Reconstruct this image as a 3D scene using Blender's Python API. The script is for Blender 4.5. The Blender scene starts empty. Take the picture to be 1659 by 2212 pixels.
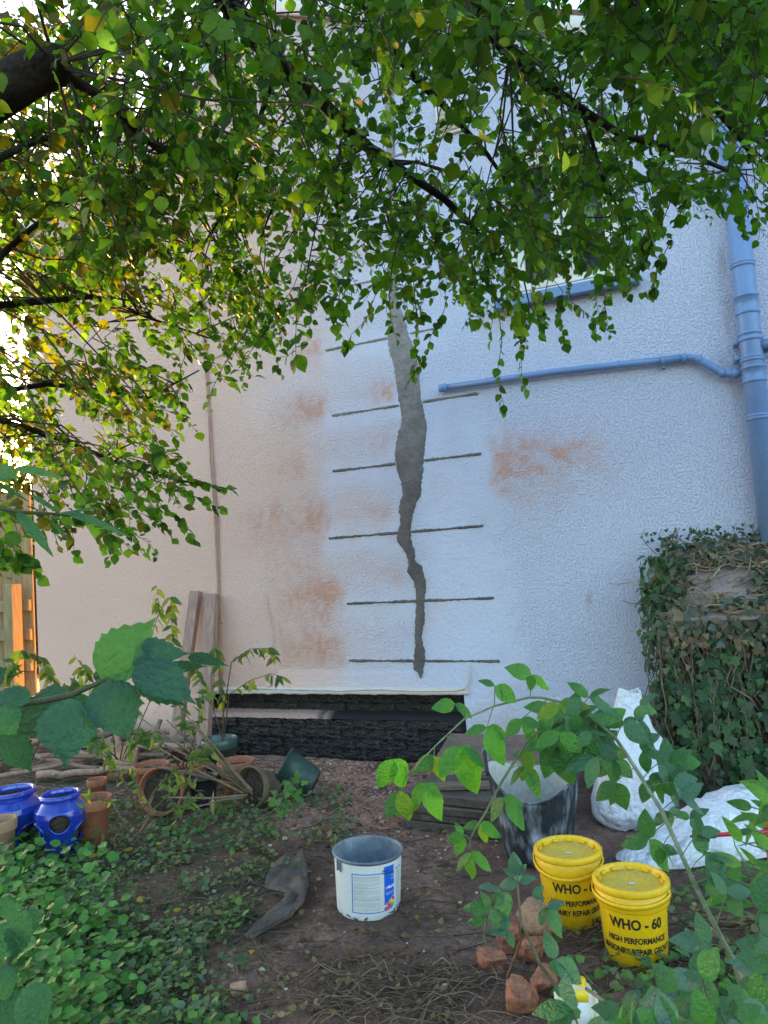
import bpy, bmesh, math, random
import numpy as np
from mathutils import Matrix, Vector
rnd = random.Random(7); rng = np.random.default_rng(7)
C = bpy.context.scene.collection; S = bpy.context.scene

# ------------------------------------------------------------ camera, sky, sun, exposure
EYE = np.array([0., 0., 1.5]); FPX = 1600.0
def cam_axes(yaw, pitch, roll):
    f = np.array([-math.sin(yaw)*math.cos(pitch), math.cos(yaw)*math.cos(pitch), math.sin(pitch)])
    r = np.array([math.cos(yaw), math.sin(yaw), 0.]); u = np.cross(r, f)
    return np.array([math.cos(roll)*r + math.sin(roll)*u, -(-math.sin(roll)*r + math.cos(roll)*u), f])
CAX = cam_axes(*[math.radians(a) for a in (22.2, 3.97, -3.82)])
cd = bpy.data.cameras.new('camera'); cam = bpy.data.objects.new('camera', cd); C.objects.link(cam)
cd.sensor_fit = 'HORIZONTAL'; cd.sensor_width = 36; cd.lens = 36*FPX/1659
cd.clip_start = 0.05; cd.clip_end = 400
cam.matrix_world = Matrix(((CAX[0][0], -CAX[1][0], -CAX[2][0], EYE[0]), (CAX[0][1], -CAX[1][1], -CAX[2][1], EYE[1]),
                           (CAX[0][2], -CAX[1][2], -CAX[2][2], EYE[2]), (0, 0, 0, 1)))
S.camera = cam
SUN_EL, SUN_AZ = math.radians(5), math.radians(-56)       # azimuth from +Y, negative = towards -X
W = bpy.data.worlds.new('World'); S.world = W; W.use_nodes = True
wn = W.node_tree.nodes; wl = W.node_tree.links
sky = wn.new('ShaderNodeTexSky'); sky.sky_type = 'NISHITA'; sky.sun_disc = False
sky.sun_elevation = SUN_EL; sky.sun_rotation = SUN_AZ; sky.air_density = 1.0; sky.dust_density = 3.0; sky.ozone_density = 1.6
bg = wn['Background']; bg.inputs['Strength'].default_value = 0.15
wl.new(sky.outputs[0], bg.inputs['Color'])
sd = bpy.data.lights.new('sun', 'SUN'); sun = bpy.data.objects.new('sun', sd); C.objects.link(sun)
sd.energy = 2.8; sd.angle = math.radians(2); sd.color = (1.0, 0.47, 0.13)
sdir = Vector((math.sin(SUN_AZ)*math.cos(SUN_EL), math.cos(SUN_AZ)*math.cos(SUN_EL), math.sin(SUN_EL)))
sun.rotation_euler = sdir.to_track_quat('Z', 'Y').to_euler()
S.view_settings.view_transform = 'Standard'; S.view_settings.look = 'None'; S.view_settings.gamma = 1
S.view_settings.exposure = 3.5
S.cycles.max_bounces = 8; S.cycles.transparent_max_bounces = 8

# ------------------------------------------------------------ helpers
def ray(x, y):
    return CAX.T @ np.array([(x-829.5)/FPX, (y-1106)/FPX, 1.0])
def on_z(x, y, z=0.0):
    d = ray(x, y); return EYE + d*(z-EYE[2])/d[2]
def on_y(x, y, Y):
    d = ray(x, y); return EYE + d*Y/d[1]
def at(x, y, depth):
    return EYE + ray(x, y)*depth
def proj(P):
    c = (np.asarray(P)-EYE) @ CAX.T
    return 829.5+FPX*c[..., 0]/c[..., 2], 1106+FPX*c[..., 1]/c[..., 2], c[..., 2]
def z_for(p, y):                       # height above point p whose picture row is y
    lo, hi = -0.5, 4.0
    for _ in range(40):
        m = (lo+hi)/2
        if proj((p[0], p[1], m))[1] > y: lo = m
        else: hi = m
    return lo
def hash2(i, j, s): 
    n = (i*374761393 + j*668265263 + s*982451653) & 0x7fffffff
    n = ((n ^ (n >> 13))*1274126177) & 0x7fffffff
    return (n & 0xffff)/65535.0
def vnoise(x, y, s=0):
    x = np.asarray(x, float); y = np.asarray(y, float)
    i = np.floor(x).astype(np.int64); j = np.floor(y).astype(np.int64); u = x-i; v = y-j
    u = u*u*(3-2*u); v = v*v*(3-2*v)
    return (hash2(i, j, s)*(1-u)+hash2(i+1, j, s)*u)*(1-v) + (hash2(i, j+1, s)*(1-u)+hash2(i+1, j+1, s)*u)*v
def fbm(x, y, s=0, o=4):
    t = 0; a = .5
    for k in range(o):
        t = t + a*vnoise(x*2**k, y*2**k, s+k*17); a *= .5
    return t/(1-.5**o)
def sstep(a, b, x):
    t = np.clip((x-a)/(b-a), 0, 1); return t*t*(3-2*t)
def gz(x, y):                          # ground height
    return (fbm(np.asarray(x)*1.3+5, np.asarray(y)*1.3, 3)-.5)*.06 + (fbm(np.asarray(x)*7, np.asarray(y)*7, 9, 3)-.5)*.028
def gp(x, y, dz=0.0):                  # picture point dropped on the ground
    p = on_z(x, y, 0.0); p[2] = float(gz(p[0], p[1]))+dz; return p

class MB:
    def __init__(s): s.v = []; s.f = []; s.c = []; s.n = 0; s.mi = []
    def add(s, v, f, tint=(1, 1, 1, 1), mi=0):
        v = np.asarray(v, float).reshape(-1, 3); s.v.append(v)
        t = np.asarray(tint, float)
        if t.ndim == 1:
            if len(t) == 3: t = np.append(t, 1)
            t = np.tile(t, (len(v), 1))
        elif t.shape[1] == 3: t = np.hstack([t, np.ones((len(t), 1))])
        s.c.append(t)
        by = {}
        if isinstance(f, np.ndarray): by = {f.shape[1]: f}
        else:
            for q in f: by.setdefault(len(q), []).append(q)
        for k, q in by.items():
            q = np.asarray(q, np.int64)+s.n; s.f.append(q); s.mi.append(np.full(len(q), mi, np.int32))
        s.n += len(v); return s
    def mesh(s, name, mats, origin=(0, 0, 0), smooth=True):
        v = np.vstack(s.v)-np.asarray(origin, float)
        me = bpy.data.meshes.new(name)
        me.vertices.add(len(v)); me.vertices.foreach_set('co', v.astype(np.float32).ravel())
        loops = np.concatenate([q.ravel() for q in s.f]); tot = np.concatenate([np.full(len(q), q.shape[1]) for q in s.f])
        st = np.concatenate([[0], np.cumsum(tot)[:-1]])
        me.loops.add(len(loops)); me.loops.foreach_set('vertex_index', loops.astype(np.int32))
        me.polygons.add(len(tot)); me.polygons.foreach_set('loop_start', st.astype(np.int32)); me.polygons.foreach_set('loop_total', tot.astype(np.int32))
        me.polygons.foreach_set('use_smooth', np.full(len(tot), smooth))
        me.polygons.foreach_set('material_index', np.concatenate(s.mi))
        a = me.color_attributes.new('tint', 'FLOAT_COLOR', 'POINT'); a.data.foreach_set('color', np.vstack(s.c).astype(np.float32).ravel())
        for m in (mats if isinstance(mats, (list, tuple)) else [mats]): me.materials.append(m)
        me.update(calc_edges=True); me.validate(); return me
    def build(s, name, mats, parent=None, smooth=True):
        return link(name, s.mesh(name, mats, org(parent), smooth), parent)
    # ---- shapes
    def tube(s, path, rad, n=6, tint=(1, 1, 1), cap=True):
        P = np.asarray(path, float); m = len(P); rad = np.broadcast_to(np.asarray(rad, float), (m,))
        T = np.gradient(P, axis=0); T /= np.linalg.norm(T, axis=1)[:, None]+1e-12
        a = np.array([0, 0, 1.]) if abs(T[0][2]) < .9 else np.array([1., 0, 0])
        N = np.cross(T[0], a); N /= np.linalg.norm(N); V = []
        ang = np.arange(n)*2*math.pi/n
        for i in range(m):
            N = N-T[i]*np.dot(N, T[i]); N /= np.linalg.norm(N)+1e-12; B = np.cross(T[i], N)
            V.append(P[i]+rad[i]*(np.cos(ang)[:, None]*N+np.sin(ang)[:, None]*B))
        f = [(i*n+j, i*n+(j+1) % n, (i+1)*n+(j+1) % n, (i+1)*n+j) for i in range(m-1) for j in range(n)]
        if cap: f += [tuple(range(n))[::-1], tuple((m-1)*n+j for j in range(n))]
        return s.add(np.vstack(V), f, tint)
    def lathe(s, prof, n=40, M=None, tint=(1, 1, 1), th0=0, th1=2*math.pi, skip=None):
        full = abs(th1-th0-2*math.pi) < 1e-6; k = n if full else n+1
        th = th0+(th1-th0)*np.arange(k)/n; m = len(prof)
        V = np.array([(r*math.cos(t), r*math.sin(t), z) for r, z in prof for t in th])
        f = []
        for i in range(m-1):
            for j in range(n):
                j2 = (j+1) % k
                if skip and skip((th[j]+.5*(th1-th0)/n), (prof[i][1]+prof[i+1][1])/2): continue
                f.append((i*k+j, i*k+j2, (i+1)*k+j2, (i+1)*k+j))
        return s.add(xf(V, M), f, tint)
    def disc(s, r, z, n=32, M=None, tint=(1, 1, 1), bump=0):
        V = [(0, 0, z+bump)]+[(r*math.cos(t)*q, r*math.sin(t)*q, z+bump*(1-q)*rnd.uniform(.3, 1.2)) for q in (.5, 1) for t in np.arange(n)*2*math.pi/n]
        f = [(0, 1+j, 1+(j+1) % n) for j in range(n)]+[(1+j, 1+n+j, 1+n+(j+1) % n, 1+(j+1) % n) for j in range(n)]
        return s.add(xf(np.array(V), M), f, tint)
    def box(s, size, M=None, bev=.004, tint=(1, 1, 1), jit=0, seg=1):
        v, f = cbox(tuple(np.round(size, 4)), bev, seg)
        v = v+rng.normal(0, jit, v.shape) if jit else v
        return s.add(xf(v, M), f, tint)
_cb = {}
def cbox(size, bev, seg):
    k = (size, bev, seg)
    if k not in _cb:
        bm = bmesh.new(); bmesh.ops.create_cube(bm, size=1)
        for v in bm.verts: v.co = Vector((v.co[0]*size[0], v.co[1]*size[1], v.co[2]*size[2]))
        if bev: bmesh.ops.bevel(bm, geom=bm.edges[:], offset=bev, segments=seg, affect='EDGES', profile=.5)
        bm.verts.index_update()
        _cb[k] = (np.array([v.co[:] for v in bm.verts]), [tuple(v.index for v in q.verts) for q in bm.faces]); bm.free()
    return _cb[k]
def xf(V, M):
    V = np.asarray(V, float)
    if M is None: return V
    M = np.asarray(M, float)
    return V @ M[:3, :3].T + M[:3, 3]
def TR(p=(0, 0, 0), rz=0, rx=0, ry=0, s=1):
    return np.array(Matrix.Translation(p) @ Matrix.Rotation(rz, 4, 'Z') @ Matrix.Rotation(ry, 4, 'Y') @ Matrix.Rotation(rx, 4, 'X') @ Matrix.Scale(s, 4))
def org(o):
    p = np.zeros(3)
    while o is not None: p = p+np.array(o.location); o = o.parent
    return p
def link(name, me, parent=None):
    o = bpy.data.objects.new(name, me); C.objects.link(o); o.parent = parent; return o
def tag(o, label=None, cat=None, group=None, kind=None):
    if label: o['label'] = label
    if cat: o['category'] = cat
    if group: o['group'] = group
    if kind: o['kind'] = kind
    return o
def thing(name, label, cat, loc=(0, 0, 0), group=None):
    o = bpy.data.objects.new(name, None); C.objects.link(o); o.location = tuple(float(q) for q in loc)
    o.empty_display_size = .1
    return tag(o, label, cat, group)
def copy_thing(o, label=None, parent=None):
    c = o.copy(); C.objects.link(c); c.parent = parent
    if label: c['label'] = label
    for ch in list(o.children): copy_thing(ch, None, c)
    return c

# ---- leaves: templates lie along +Y, face +Z, length 1
def leaf_tpl(w=.36, n=6, fold=.22, curl=.25, peak=.42, serr=0.0, tipw=.0, wav=0.0, seed=0):
    r = random.Random(seed); V = []; F = []
    us = [i/n for i in range(n+1)]
    def hw(u): 
        a = math.sin(math.pi*u**(math.log(.5)/math.log(peak)))
        return w*max(a, 0)**(.8+tipw*u*u)*(1-.25*u*u)
    for i, u in enumerate(us): V.append((0, u, -curl*u*u*.6+.05*math.sin(3*u)))
    L = []; R_ = []
    for sgn, lst in ((-1, L), (1, R_)):
        for i in range(1, n):
            u = us[i]; h = hw(u)*(1+serr*(1 if i % 2 else -1)); lst.append(len(V))
            V.append((sgn*h, u-(.03 if serr and i % 2 == 0 else 0), fold*h-curl*u*u*.6+wav*r.uniform(-1, 1)))
        idx = [0]+lst+[n]
        for i in range(n):
            a, b = i, i+1; c, d = idx[i+1], idx[i]
            q = [a, b, c, d] if sgn < 0 else [a, d, c, b]
            q2 = [q[0]]
            for z in q[1:]:
                if z not in q2: q2.append(z)
            if len(q2) > 2: F.append(tuple(q2))
    return np.array(V, float), F
def ivy_tpl(seed=0, cup=.12):
    r = random.Random(seed)
    pts = [(0, 0), (.28, -.08), (.46, .16), (.26, .34), (.34, .58), (.14, .62), (0, 1.0), (-.14, .62), (-.34, .58), (-.26, .34), (-.46, .16), (-.28, -.08)]
    V = [(0, .32, 0)]+[(x*r.uniform(.85, 1.1), y*r.uniform(.9, 1.08), -cup*(x*x+(y-.3)**2)*2+r.uniform(-.05, .05)) for x, y in pts]
    return np.array(V), [(0, i, i % 12+1) for i in range(1, 13)][:12]
def lobed_tpl(seed=0):                 # rounded scalloped leaf of ground ivy
    r = random.Random(seed); n = 11; V = [(0, .45, -.08)]
    for i in range(n):
        t = -math.pi/2+2*math.pi*(i+.5)/n; q = .5*(1.0 if i % 2 else .9)*r.uniform(.9, 1.08)
        V.append((q*math.cos(t), .5+q*math.sin(t), r.uniform(-.04, .1)))
    V.append((0, .12, 0)); f = [(0, i, i+1) for i in range(1, n)]+[(0, n, n+1), (0, n+1, 1)]
    return np.array(V), f
def frame(p, axis, nrm, L, wscale=1.0):
    y = np.asarray(axis, float); y = y/np.linalg.norm(y); z = np.asarray(nrm, float); z = z-y*np.dot(z, y)
    z = z/(np.linalg.norm(z)+1e-9); x = np.cross(y, z); M = np.eye(4)
    M[:3, 0] = x*L*wscale; M[:3, 1] = y*L; M[:3, 2] = z*L; M[:3, 3] = p; return M
def foliage(parent, tpls, Ms, tpl_i, pal, pal_i, mat, nparts, stuff_name='foliage', leaf_name='leaf'):
    """the nparts leaves that show largest become parts; the rest are one mesh"""
    Ms = np.asarray(Ms); N = len(Ms); tpl_i = np.asarray(tpl_i); pal_i = np.asarray(pal_i); pal = np.asarray(pal, float)
    px, py, dp = proj(Ms[:, :3, 3]+Ms[:, :3, 1]*.5)
    view = (Ms[:, :3, 3]-EYE); view /= np.linalg.norm(view, axis=1)[:, None]
    nz = Ms[:, :3, 2]; L2 = np.sum(nz*nz, axis=1)
    sc = L2/np.maximum(dp, .2)**2*(.25+np.abs(np.sum(nz*view, axis=1))/np.sqrt(L2))
    sc = np.where((px > 0) & (px < 1659) & (py > 0) & (py < 2212) & (dp > .2), sc, 0)
    order = np.argsort(-sc); top = order[:nparts]; rest = order[nparts:]
    cache = {}; o0 = org(parent)
    for k in top:
        key = (int(tpl_i[k]), int(pal_i[k]))
        if key not in cache:
            v, f = tpls[key[0]]; cache[key] = MB().add(v, f, pal[key[1]]).mesh(leaf_name, mat)
        o = link(leaf_name, cache[key], parent); M = Ms[k].copy(); M[:3, 3] -= o0; o.matrix_basis = Matrix(M.tolist())
    if len(rest):
        mb = MB()
        for t in range(len(tpls)):
            ids = rest[tpl_i[rest] == t]
            if not len(ids): continue
            v, f = tpls[t]; V = np.einsum('nij,vj->nvi', Ms[ids][:, :3, :3], v)+Ms[ids][:, None, :3, 3]
            tint = np.repeat(pal[pal_i[ids]]*rng.uniform(.85, 1.12, (len(ids), 1)), len(v), axis=0)
            by = {}
            for q in f: by.setdefault(len(q), []).append(q)
            off = (np.arange(len(ids))*len(v))[:, None, None]; n0 = mb.n
            first = True
            for k, q in by.items():
                F = (np.asarray(q)[None]+off).reshape(-1, k)
                if first: mb.add(V.reshape(-1, 3), F, tint); first = False
                else: mb.f.append(F+n0); mb.mi.append(np.zeros(len(F), np.int32))
        so = mb.build(stuff_name, mat, parent); so['kind'] = 'stuff'; return so

# ------------------------------------------------------------ materials
def mat(name, c1, c2=None, rough=.7, nscale=6, ramp=(.35, .65), bump=None, attr=True, spec=.5, fine=None, transl=None, stretch=None, metal=0, coat=0):
    m = bpy.data.materials.new(name); m.use_nodes = True; nt = m.node_tree; N = nt.nodes; L = nt.links
    b = N['Principled BSDF']; out = N['Material Output']
    tc = N.new('ShaderNodeTexCoord'); co = tc.outputs['Object']
    if stretch:
        mp = N.new('ShaderNodeMapping'); mp.inputs['Scale'].default_value = stretch; L.new(co, mp.inputs[0]); co = mp.outputs[0]
    def noise(sc, det=4, r=.55):
        n = N.new('ShaderNodeTexNoise'); n.inputs['Scale'].default_value = sc; n.inputs['Detail'].default_value = det
        n.inputs['Roughness'].default_value = r; L.new(co, n.inputs['Vector']); return n.outputs[0]
    def mr(x, a, b_, c, d):
        q = N.new('ShaderNodeMapRange'); q.inputs[1].default_value = a; q.inputs[2].default_value = b_; q.inputs[3].default_value = c; q.inputs[4].default_value = d
        L.new(x, q.inputs[0]); return q.outputs[0]
    def mixc(fac, a, b_, mode='MIX'):
        q = N.new('ShaderNodeMix'); q.data_type = 'RGBA'; q.blend_type = mode
        for i, z in ((0, fac), (6, a), (7, b_)):
            if isinstance(z, (int, float)): q.inputs[i].default_value = z
            elif isinstance(z, tuple): q.inputs[i].default_value = (*z[:3], 1)
            else: L.new(z, q.inputs[i])
        return q.outputs[2]
    if c2: col = mixc(mr(noise(nscale), ramp[0], ramp[1], 0, 1), c1, c2)
    else: col = mixc(0.0, c1, c1)
    if fine:                                           # (scale, amount): fine tonal grain
        g = mr(noise(fine[0], 3), .3, .7, 1-fine[1], 1+fine[1]); cb = N.new('ShaderNodeCombineColor')
        for i in range(3): L.new(g, cb.inputs[i])
        col = mixc(1.0, col, cb.outputs[0], 'MULTIPLY')
    if attr:
        a = N.new('ShaderNodeAttribute'); a.attribute_name = 'tint'; col = mixc(1.0, col, a.outputs['Color'], 'MULTIPLY')
    L.new(col, b.inputs['Base Color']); b.inputs['Roughness'].default_value = rough; b.inputs['Metallic'].default_value = metal
    b.inputs['Specular IOR Level'].default_value = spec; b.inputs['Coat Weight'].default_value = coat
    if bump:
        prev = None
        for sc, dist in (bump if isinstance(bump[0], tuple) else (bump,)):
            q = N.new('ShaderNodeBump'); q.inputs['Strength'].default_value = 1; q.inputs['Distance'].default_value = dist; L.new(noise(sc, 3), q.inputs['Height'])
            if prev: L.new(prev, q.inputs['Normal'])
            prev = q.outputs[0]
        L.new(prev, b.inputs['Normal'])
    if transl:                                         # (share, tint): light through leaves
        t = N.new('ShaderNodeBsdfTranslucent'); L.new(mixc(1.0, col, transl[1], 'MULTIPLY'), t.inputs[0])
        x = N.new('ShaderNodeMixShader'); x.inputs[0].default_value = transl[0]
        L.new(b.outputs[0], x.inputs[1]); L.new(t.outputs[0], x.inputs[2]); L.new(x.outputs[0], out.inputs[0])
    m['nodes_ready'] = True
    return m
M = {}
M['leaf'] = mat('leaf', (1, 1, 1), (.8, .85, .8), .5, 9, fine=(25, .12), transl=(.5, (1.55, 1.9, .5)), spec=.3)
M['leaf_cool'] = mat('leaf_cool', (1, 1, 1), (.86, .92, .88), .5, 5, fine=(14, .1), transl=(.35, (1.6, 2.3, .7)), bump=(9, .01), spec=.5)
M['ivy'] = mat('ivy', (1, 1, 1), (.75, .85, .72), .55, 4, fine=(9, .2), transl=(.2, (1.5, 2., .7)), spec=.3)
M['bark'] = mat('bark', (.016, .013, .010), (.05, .042, .032), .95, 9, ramp=(.4, .7), bump=((14, .03), (50, .012)), fine=(60, .35), stretch=(1, 1, 1), spec=.2)
M['twig'] = mat('twig', (1, 1, 1), (.7, .65, .6), .85, 30, fine=(80, .2))
M['terracotta'] = mat('terracotta', (.36, .125, .06), (.29, .11, .06), .8, 9, fine=(60, .15), bump=(90, .001))
M['tan_clay'] = mat('tan_clay', (.42, .24, .13), (.33, .20, .12), .85, 9, fine=(60, .15), bump=(90, .001))
M['soil'] = mat('soil', (.035, .025, .018), (.075, .055, .038), .95, 40, bump=(60, .02), fine=(90, .4))
M['blue_glaze'] = mat('blue_glaze', (.010, .035, .36), (.02, .06, .45), .13, 5, spec=.6, coat=.6, bump=(14, .003))
M['black_plastic'] = mat('black_plastic', (.015, .017, .02), (.03, .032, .035), .45, 8)
M['green_plastic'] = mat('green_plastic', (.012, .04, .03), (.05, .075, .06), .45, 14, ramp=(.45, .75), fine=(60, .2))
M['green_glaze'] = mat('green_glaze', (.02, .05, .04), (.05, .09, .07), .3, 9)
M['timber'] = mat('timber', (.42, .25, .19), (.28, .18, .145), .75, 5, fine=(9, .18), stretch=(8, 8, .8), bump=(30, .002))
M['grey_wood'] = mat('grey_wood', (.20, .14, .10), (.12, .085, .065), .85, 5, fine=(20, .25), stretch=(.8, 8, 8), bump=(30, .003))
M['fence_wood'] = mat('fence_wood', (.30, .255, .12), (.22, .175, .085), .75, 5, fine=(9, .2), stretch=(8, 8, .8), bump=(30, .003))
M['concrete'] = mat('concrete', (.36, .26, .235), (.27, .20, .18), .9, 4, fine=(50, .2), bump=(80, .003))
M['dark_slab'] = mat('dark_slab', (.055, .042, .035), (.10, .075, .06), .5, 5, fine=(40, .25), bump=((30, .006), (120, .002)))
M['brick_red'] = mat('brick_red', (.34, .12, .055), (.15, .07, .045), .9, 14, fine=(45, .45), bump=((18, .012), (80, .003)))
M['brick_orange'] = mat('brick_orange', (.38, .21, .12), (.24, .12, .075), .9, 14, fine=(50, .3), bump=((22, .01), (90, .003)))
M['tar'] = mat('tar', (.0035, .0035, .004), (.055, .05, .046), .42, 17, ramp=(.60, .80), fine=(60, .5), bump=((18, .02), (70, .012)), spec=.5)
M['white_sack'] = mat('white_sack', (.66, .67, .71), (.50, .48, .46), .45, 4, ramp=(.45, .8), fine=(90, .10), bump=((40, .006), (13, .04), (6, .05)), spec=.4)
M['yellow_plastic'] = mat('yellow_plastic', (.78, .46, .006), (.52, .33, .03), .4, 16, ramp=(.58, .80), fine=(60, .08), spec=.45)
M['print_black'] = mat('print_black', (.018, .015, .012), None, .5)
M['tarnish_yellow'] = mat('tarnish_yellow', (.66, .43, .02), (.50, .36, .07), .6, 18, fine=(90, .18))
M['bucket_grey'] = mat('bucket_grey', (.10, .125, .16), (.20, .225, .255), .55, 7, ramp=(.42, .6), fine=(40, .2))
M['label_white'] = mat('label_white', (.66, .66, .64), (.52, .51, .47), .5, 7, ramp=(.5, .85), fine=(70, .05))
M['print'] = mat('print', (1, 1, 1), None, .45)
M['rubber'] = mat('rubber', (.014, .018, .024), (.30, .33, .38), .7, 11, ramp=(.46, .72), fine=(30, .5), stretch=(1.3, 1.3, .5), bump=(60, .003))
M['rubber_inside'] = mat('rubber_inside', (.40, .38, .35), (.52, .49, .44), .85, 4, fine=(40, .15))
M['felt'] = mat('felt', (.06, .047, .038), (.11, .083, .065), .9, 6, fine=(90, .3), bump=((90, .003), (14, .01)))
M['blue_paint'] = mat('blue_paint', (.145, .245, .46), (.175, .275, .475), .35, 3, fine=(40, .06), spec=.45)
M['joinery'] = mat('joinery', (.74, .70, .62), (.60, .45, .38), .5, 6, ramp=(.5, .75))
M['glass'] = mat('glass', (.02, .022, .025), None, .05, spec=.8)
M['metal'] = mat('metal', (.5, .5, .52), None, .35, metal=1)
M['red_paint'] = mat('red_paint', (.45, .02, .025), None, .4)
M['bottle_white'] = mat('bottle_white', (.70, .62, .47), (.6, .52, .4), .45, 6, fine=(50, .05))
M['cable'] = mat('cable', (.42, .22, .145), (.52, .33, .25), .6, 6)
M['cable_white'] = mat('cable_white', (.66, .63, .58), (.52, .45, .38), .6, 6)
M['stone_mix'] = mat('stone_mix', (1, 1, 1), (.75, .7, .68), .85, 60, fine=(150, .2))
M['roof'] = mat('roof', (.20, .09, .06), (.13, .07, .05), .85, 4, fine=(20, .2))
# ============================================================ GROUND
WY = 5.31                                             # front plane of the gable wall
def axis(lo, a, b, hi, step):
    f = list(np.arange(a, b+1e-6, step)); q = []; s = step; x = a
    while x > lo: s *= 1.5; x -= s; q.append(x)
    r = []; s = step; x = f[-1]
    while x < hi: s *= 1.5; x += s; r.append(x)
    return np.array(q[::-1]+f+r)
gx = axis(-70, -6.6, 1.6, 70, .024); gy = axis(-60, 1.0, 5.5, 90, .024)
GX, GY = np.meshgrid(gx, gy); GZ = gz(GX, GY)
def path_mask(x, y):                                  # bare trodden soil: 1, planted: 0
    px, py, _ = proj(np.stack([x, y, np.zeros_like(x)], -1))
    edge = 560+np.clip(py-1900, -300, 320)*-.15+(fbm(x*4, y*4, 31)-.5)*320
    return sstep(edge-60, edge+60, px)*np.where(_ > .3, 1, 0)
pm = path_mask(GX, GY)
grav = sstep(3.75, 4.5, GY+(fbm(GX*3, GY*3, 5)-.5)*.9)*sstep(-3.9, -3.4, GX)*(1-sstep(-1.3, -.9, GX))
n1 = fbm(GX*5, GY*5, 12); n2 = fbm(GX*22, GY*22, 14, 3); n3 = fbm(GX*2, GY*2, 19)
soil = np.array([.138, .076, .054]); soil2 = np.array([.225, .134, .100]); litter = np.array([.135, .082, .048]); gr = np.array([.43, .21, .14]); mossy = np.array([.07, .072, .03])
col = soil[None, None]*(1-sstep(.4, .62, n3))[..., None]+soil2*sstep(.4, .62, n3)[..., None]
lit = litter*(1-sstep(.45, .6, n1))[..., None]+mossy*sstep(.45, .6, n1)[..., None]
col = col*pm[..., None]+lit*(1-pm)[..., None]
g2 = (grav*sstep(.36, .5, n1))[..., None]*.85; col = col*(1-g2)+gr*g2
col = col*(.65+.7*n2)[..., None]
ny, nx = GX.shape; I = np.arange(ny*nx).reshape(ny, nx)
F = np.stack([I[:-1, :-1], I[:-1, 1:], I[1:, 1:], I[1:, :-1]], -1).reshape(-1, 4)
gm = MB().add(np.stack([GX, GY, GZ+.016*(n2-.5)], -1), F, col.reshape(-1, 3))
M['ground'] = mat('ground', (1, 1, 1), (.7, .68, .66), .8, 35, fine=(120, .35), bump=((45, .014), (130, .006)), spec=.35)
tag(gm.build('ground', M['ground']), kind='structure')

# ============================================================ HOUSE
house = thing('house', 'white rendered gable wall of a house with a cement filled crack', 'house', (-2, WY, 0))
def ztop(x): return np.where(x < -2.85, 6.25-.43*(-2.85-x), np.maximum(6.25-.42*(x+2.85), 5.03))
wx = np.arange(-5.81, 2.2001, .02); wz = np.concatenate([np.arange(0, 4.9001, .02), np.arange(4.94, 6.3, .04)])
WIN = (-1.05, -.25, 3.36, 4.45); REC = (-3.95, -1.63, -.1, .5)
X, Z = np.meshgrid(wx, wz); ZT = ztop(X); Zc = np.minimum(Z, ZT)
nA = fbm(X*1.7, Zc*1.7, 41); nB = fbm(X*9, Zc*9, 43); nC = fbm(X*30, Zc*30, 47, 2)
cream_glow = np.array([.81, .53, .42]); white = np.array([.585, .605, .745]); pink = np.array([.63, .32, .22])
t = sstep(-3.7, -1.5, X+(nA-.5)*1.0)  # worn pink paint plus warm glow at left, sky blue at right, painted in
alb = cream_glow*(1-t)[..., None]+white*t[..., None]
smooth = np.zeros_like(X)
def rect(x0, x1, z0, z1, e=.05, n=.12):
    xx = X+(nB-.5)*n; zz = Zc+(nA-.5)*n
    return sstep(x0-e, x0+e, xx)*(1-sstep(x1-e, x1+e, xx))*sstep(z0-e, z0+e, zz)*(1-sstep(z1-e, z1+e, zz))
RODS = [((754.9, 1427), (1080, 1428.5)), ((750, 1304), (1067, 1292)), ((711, 1163), (1044, 1136)), ((719, 1018), (1040, 980)), ((717, 898), (1033, 850)),
        ((704, 757), (955, 706)), ((711, 628), (930, 576)), ((700, 500), (930, 440)), ((716, 380), (940, 310))]
for a, b in RODS:
    A = on_y(*a, WY); B = on_y(*b, WY); zc = (A[2]+B[2])/2
    w = rect(A[0]-.06, B[0]+.03, zc-.16, zc+.09, .09, .30)
    w = w*(.35+.65*sstep(.3, .6, nB)); alb = alb*(1-w*.45)[..., None]+white*(w*.45)[..., None]; smooth = np.maximum(smooth, w*.55)
sm = rect(-1.85, -1.28, .55, 2.5, .16, .30)*sstep(.35, .6, nA+.12); smooth = np.maximum(smooth, sm)
smooth = np.maximum(smooth, rect(-3.2, -1.45, .45, .68, .02, .06))
smooth = np.maximum(smooth, 1-sstep(.46, .50, Zc+0*X)*1.0)
def bleed(x0, x1, y, h, k, sharp):                    # D-space span on the wall; sharp end at x1 (or x0)
    global alb
    A = on_y(x0, y, WY); B = on_y(x1, y, WY); zc = (A[2]+B[2])/2; hh = h*2.1/310.
    u = (X-A[0])/(B[0]-A[0]); prof = sstep(0, .85, u)*(1-sstep(.90, 1.06, u+(nB-.5)*.22)) if sharp else (sstep(-.05, .06, u+(nB-.5)*.06)*(1-sstep(.05, 1.0, u)))
    v = (Zc-zc-(nA-.5)*.10)/hh
    w = k*prof*np.exp(-v*v*1.6)*(.55+.75*sstep(.3, .7, nB))*(.6+.8*sstep(.35, .65, nC))
    w = np.clip(w*1.15, 0, .85); alb = alb*(1-w)[..., None]+pink*w[..., None]
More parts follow.
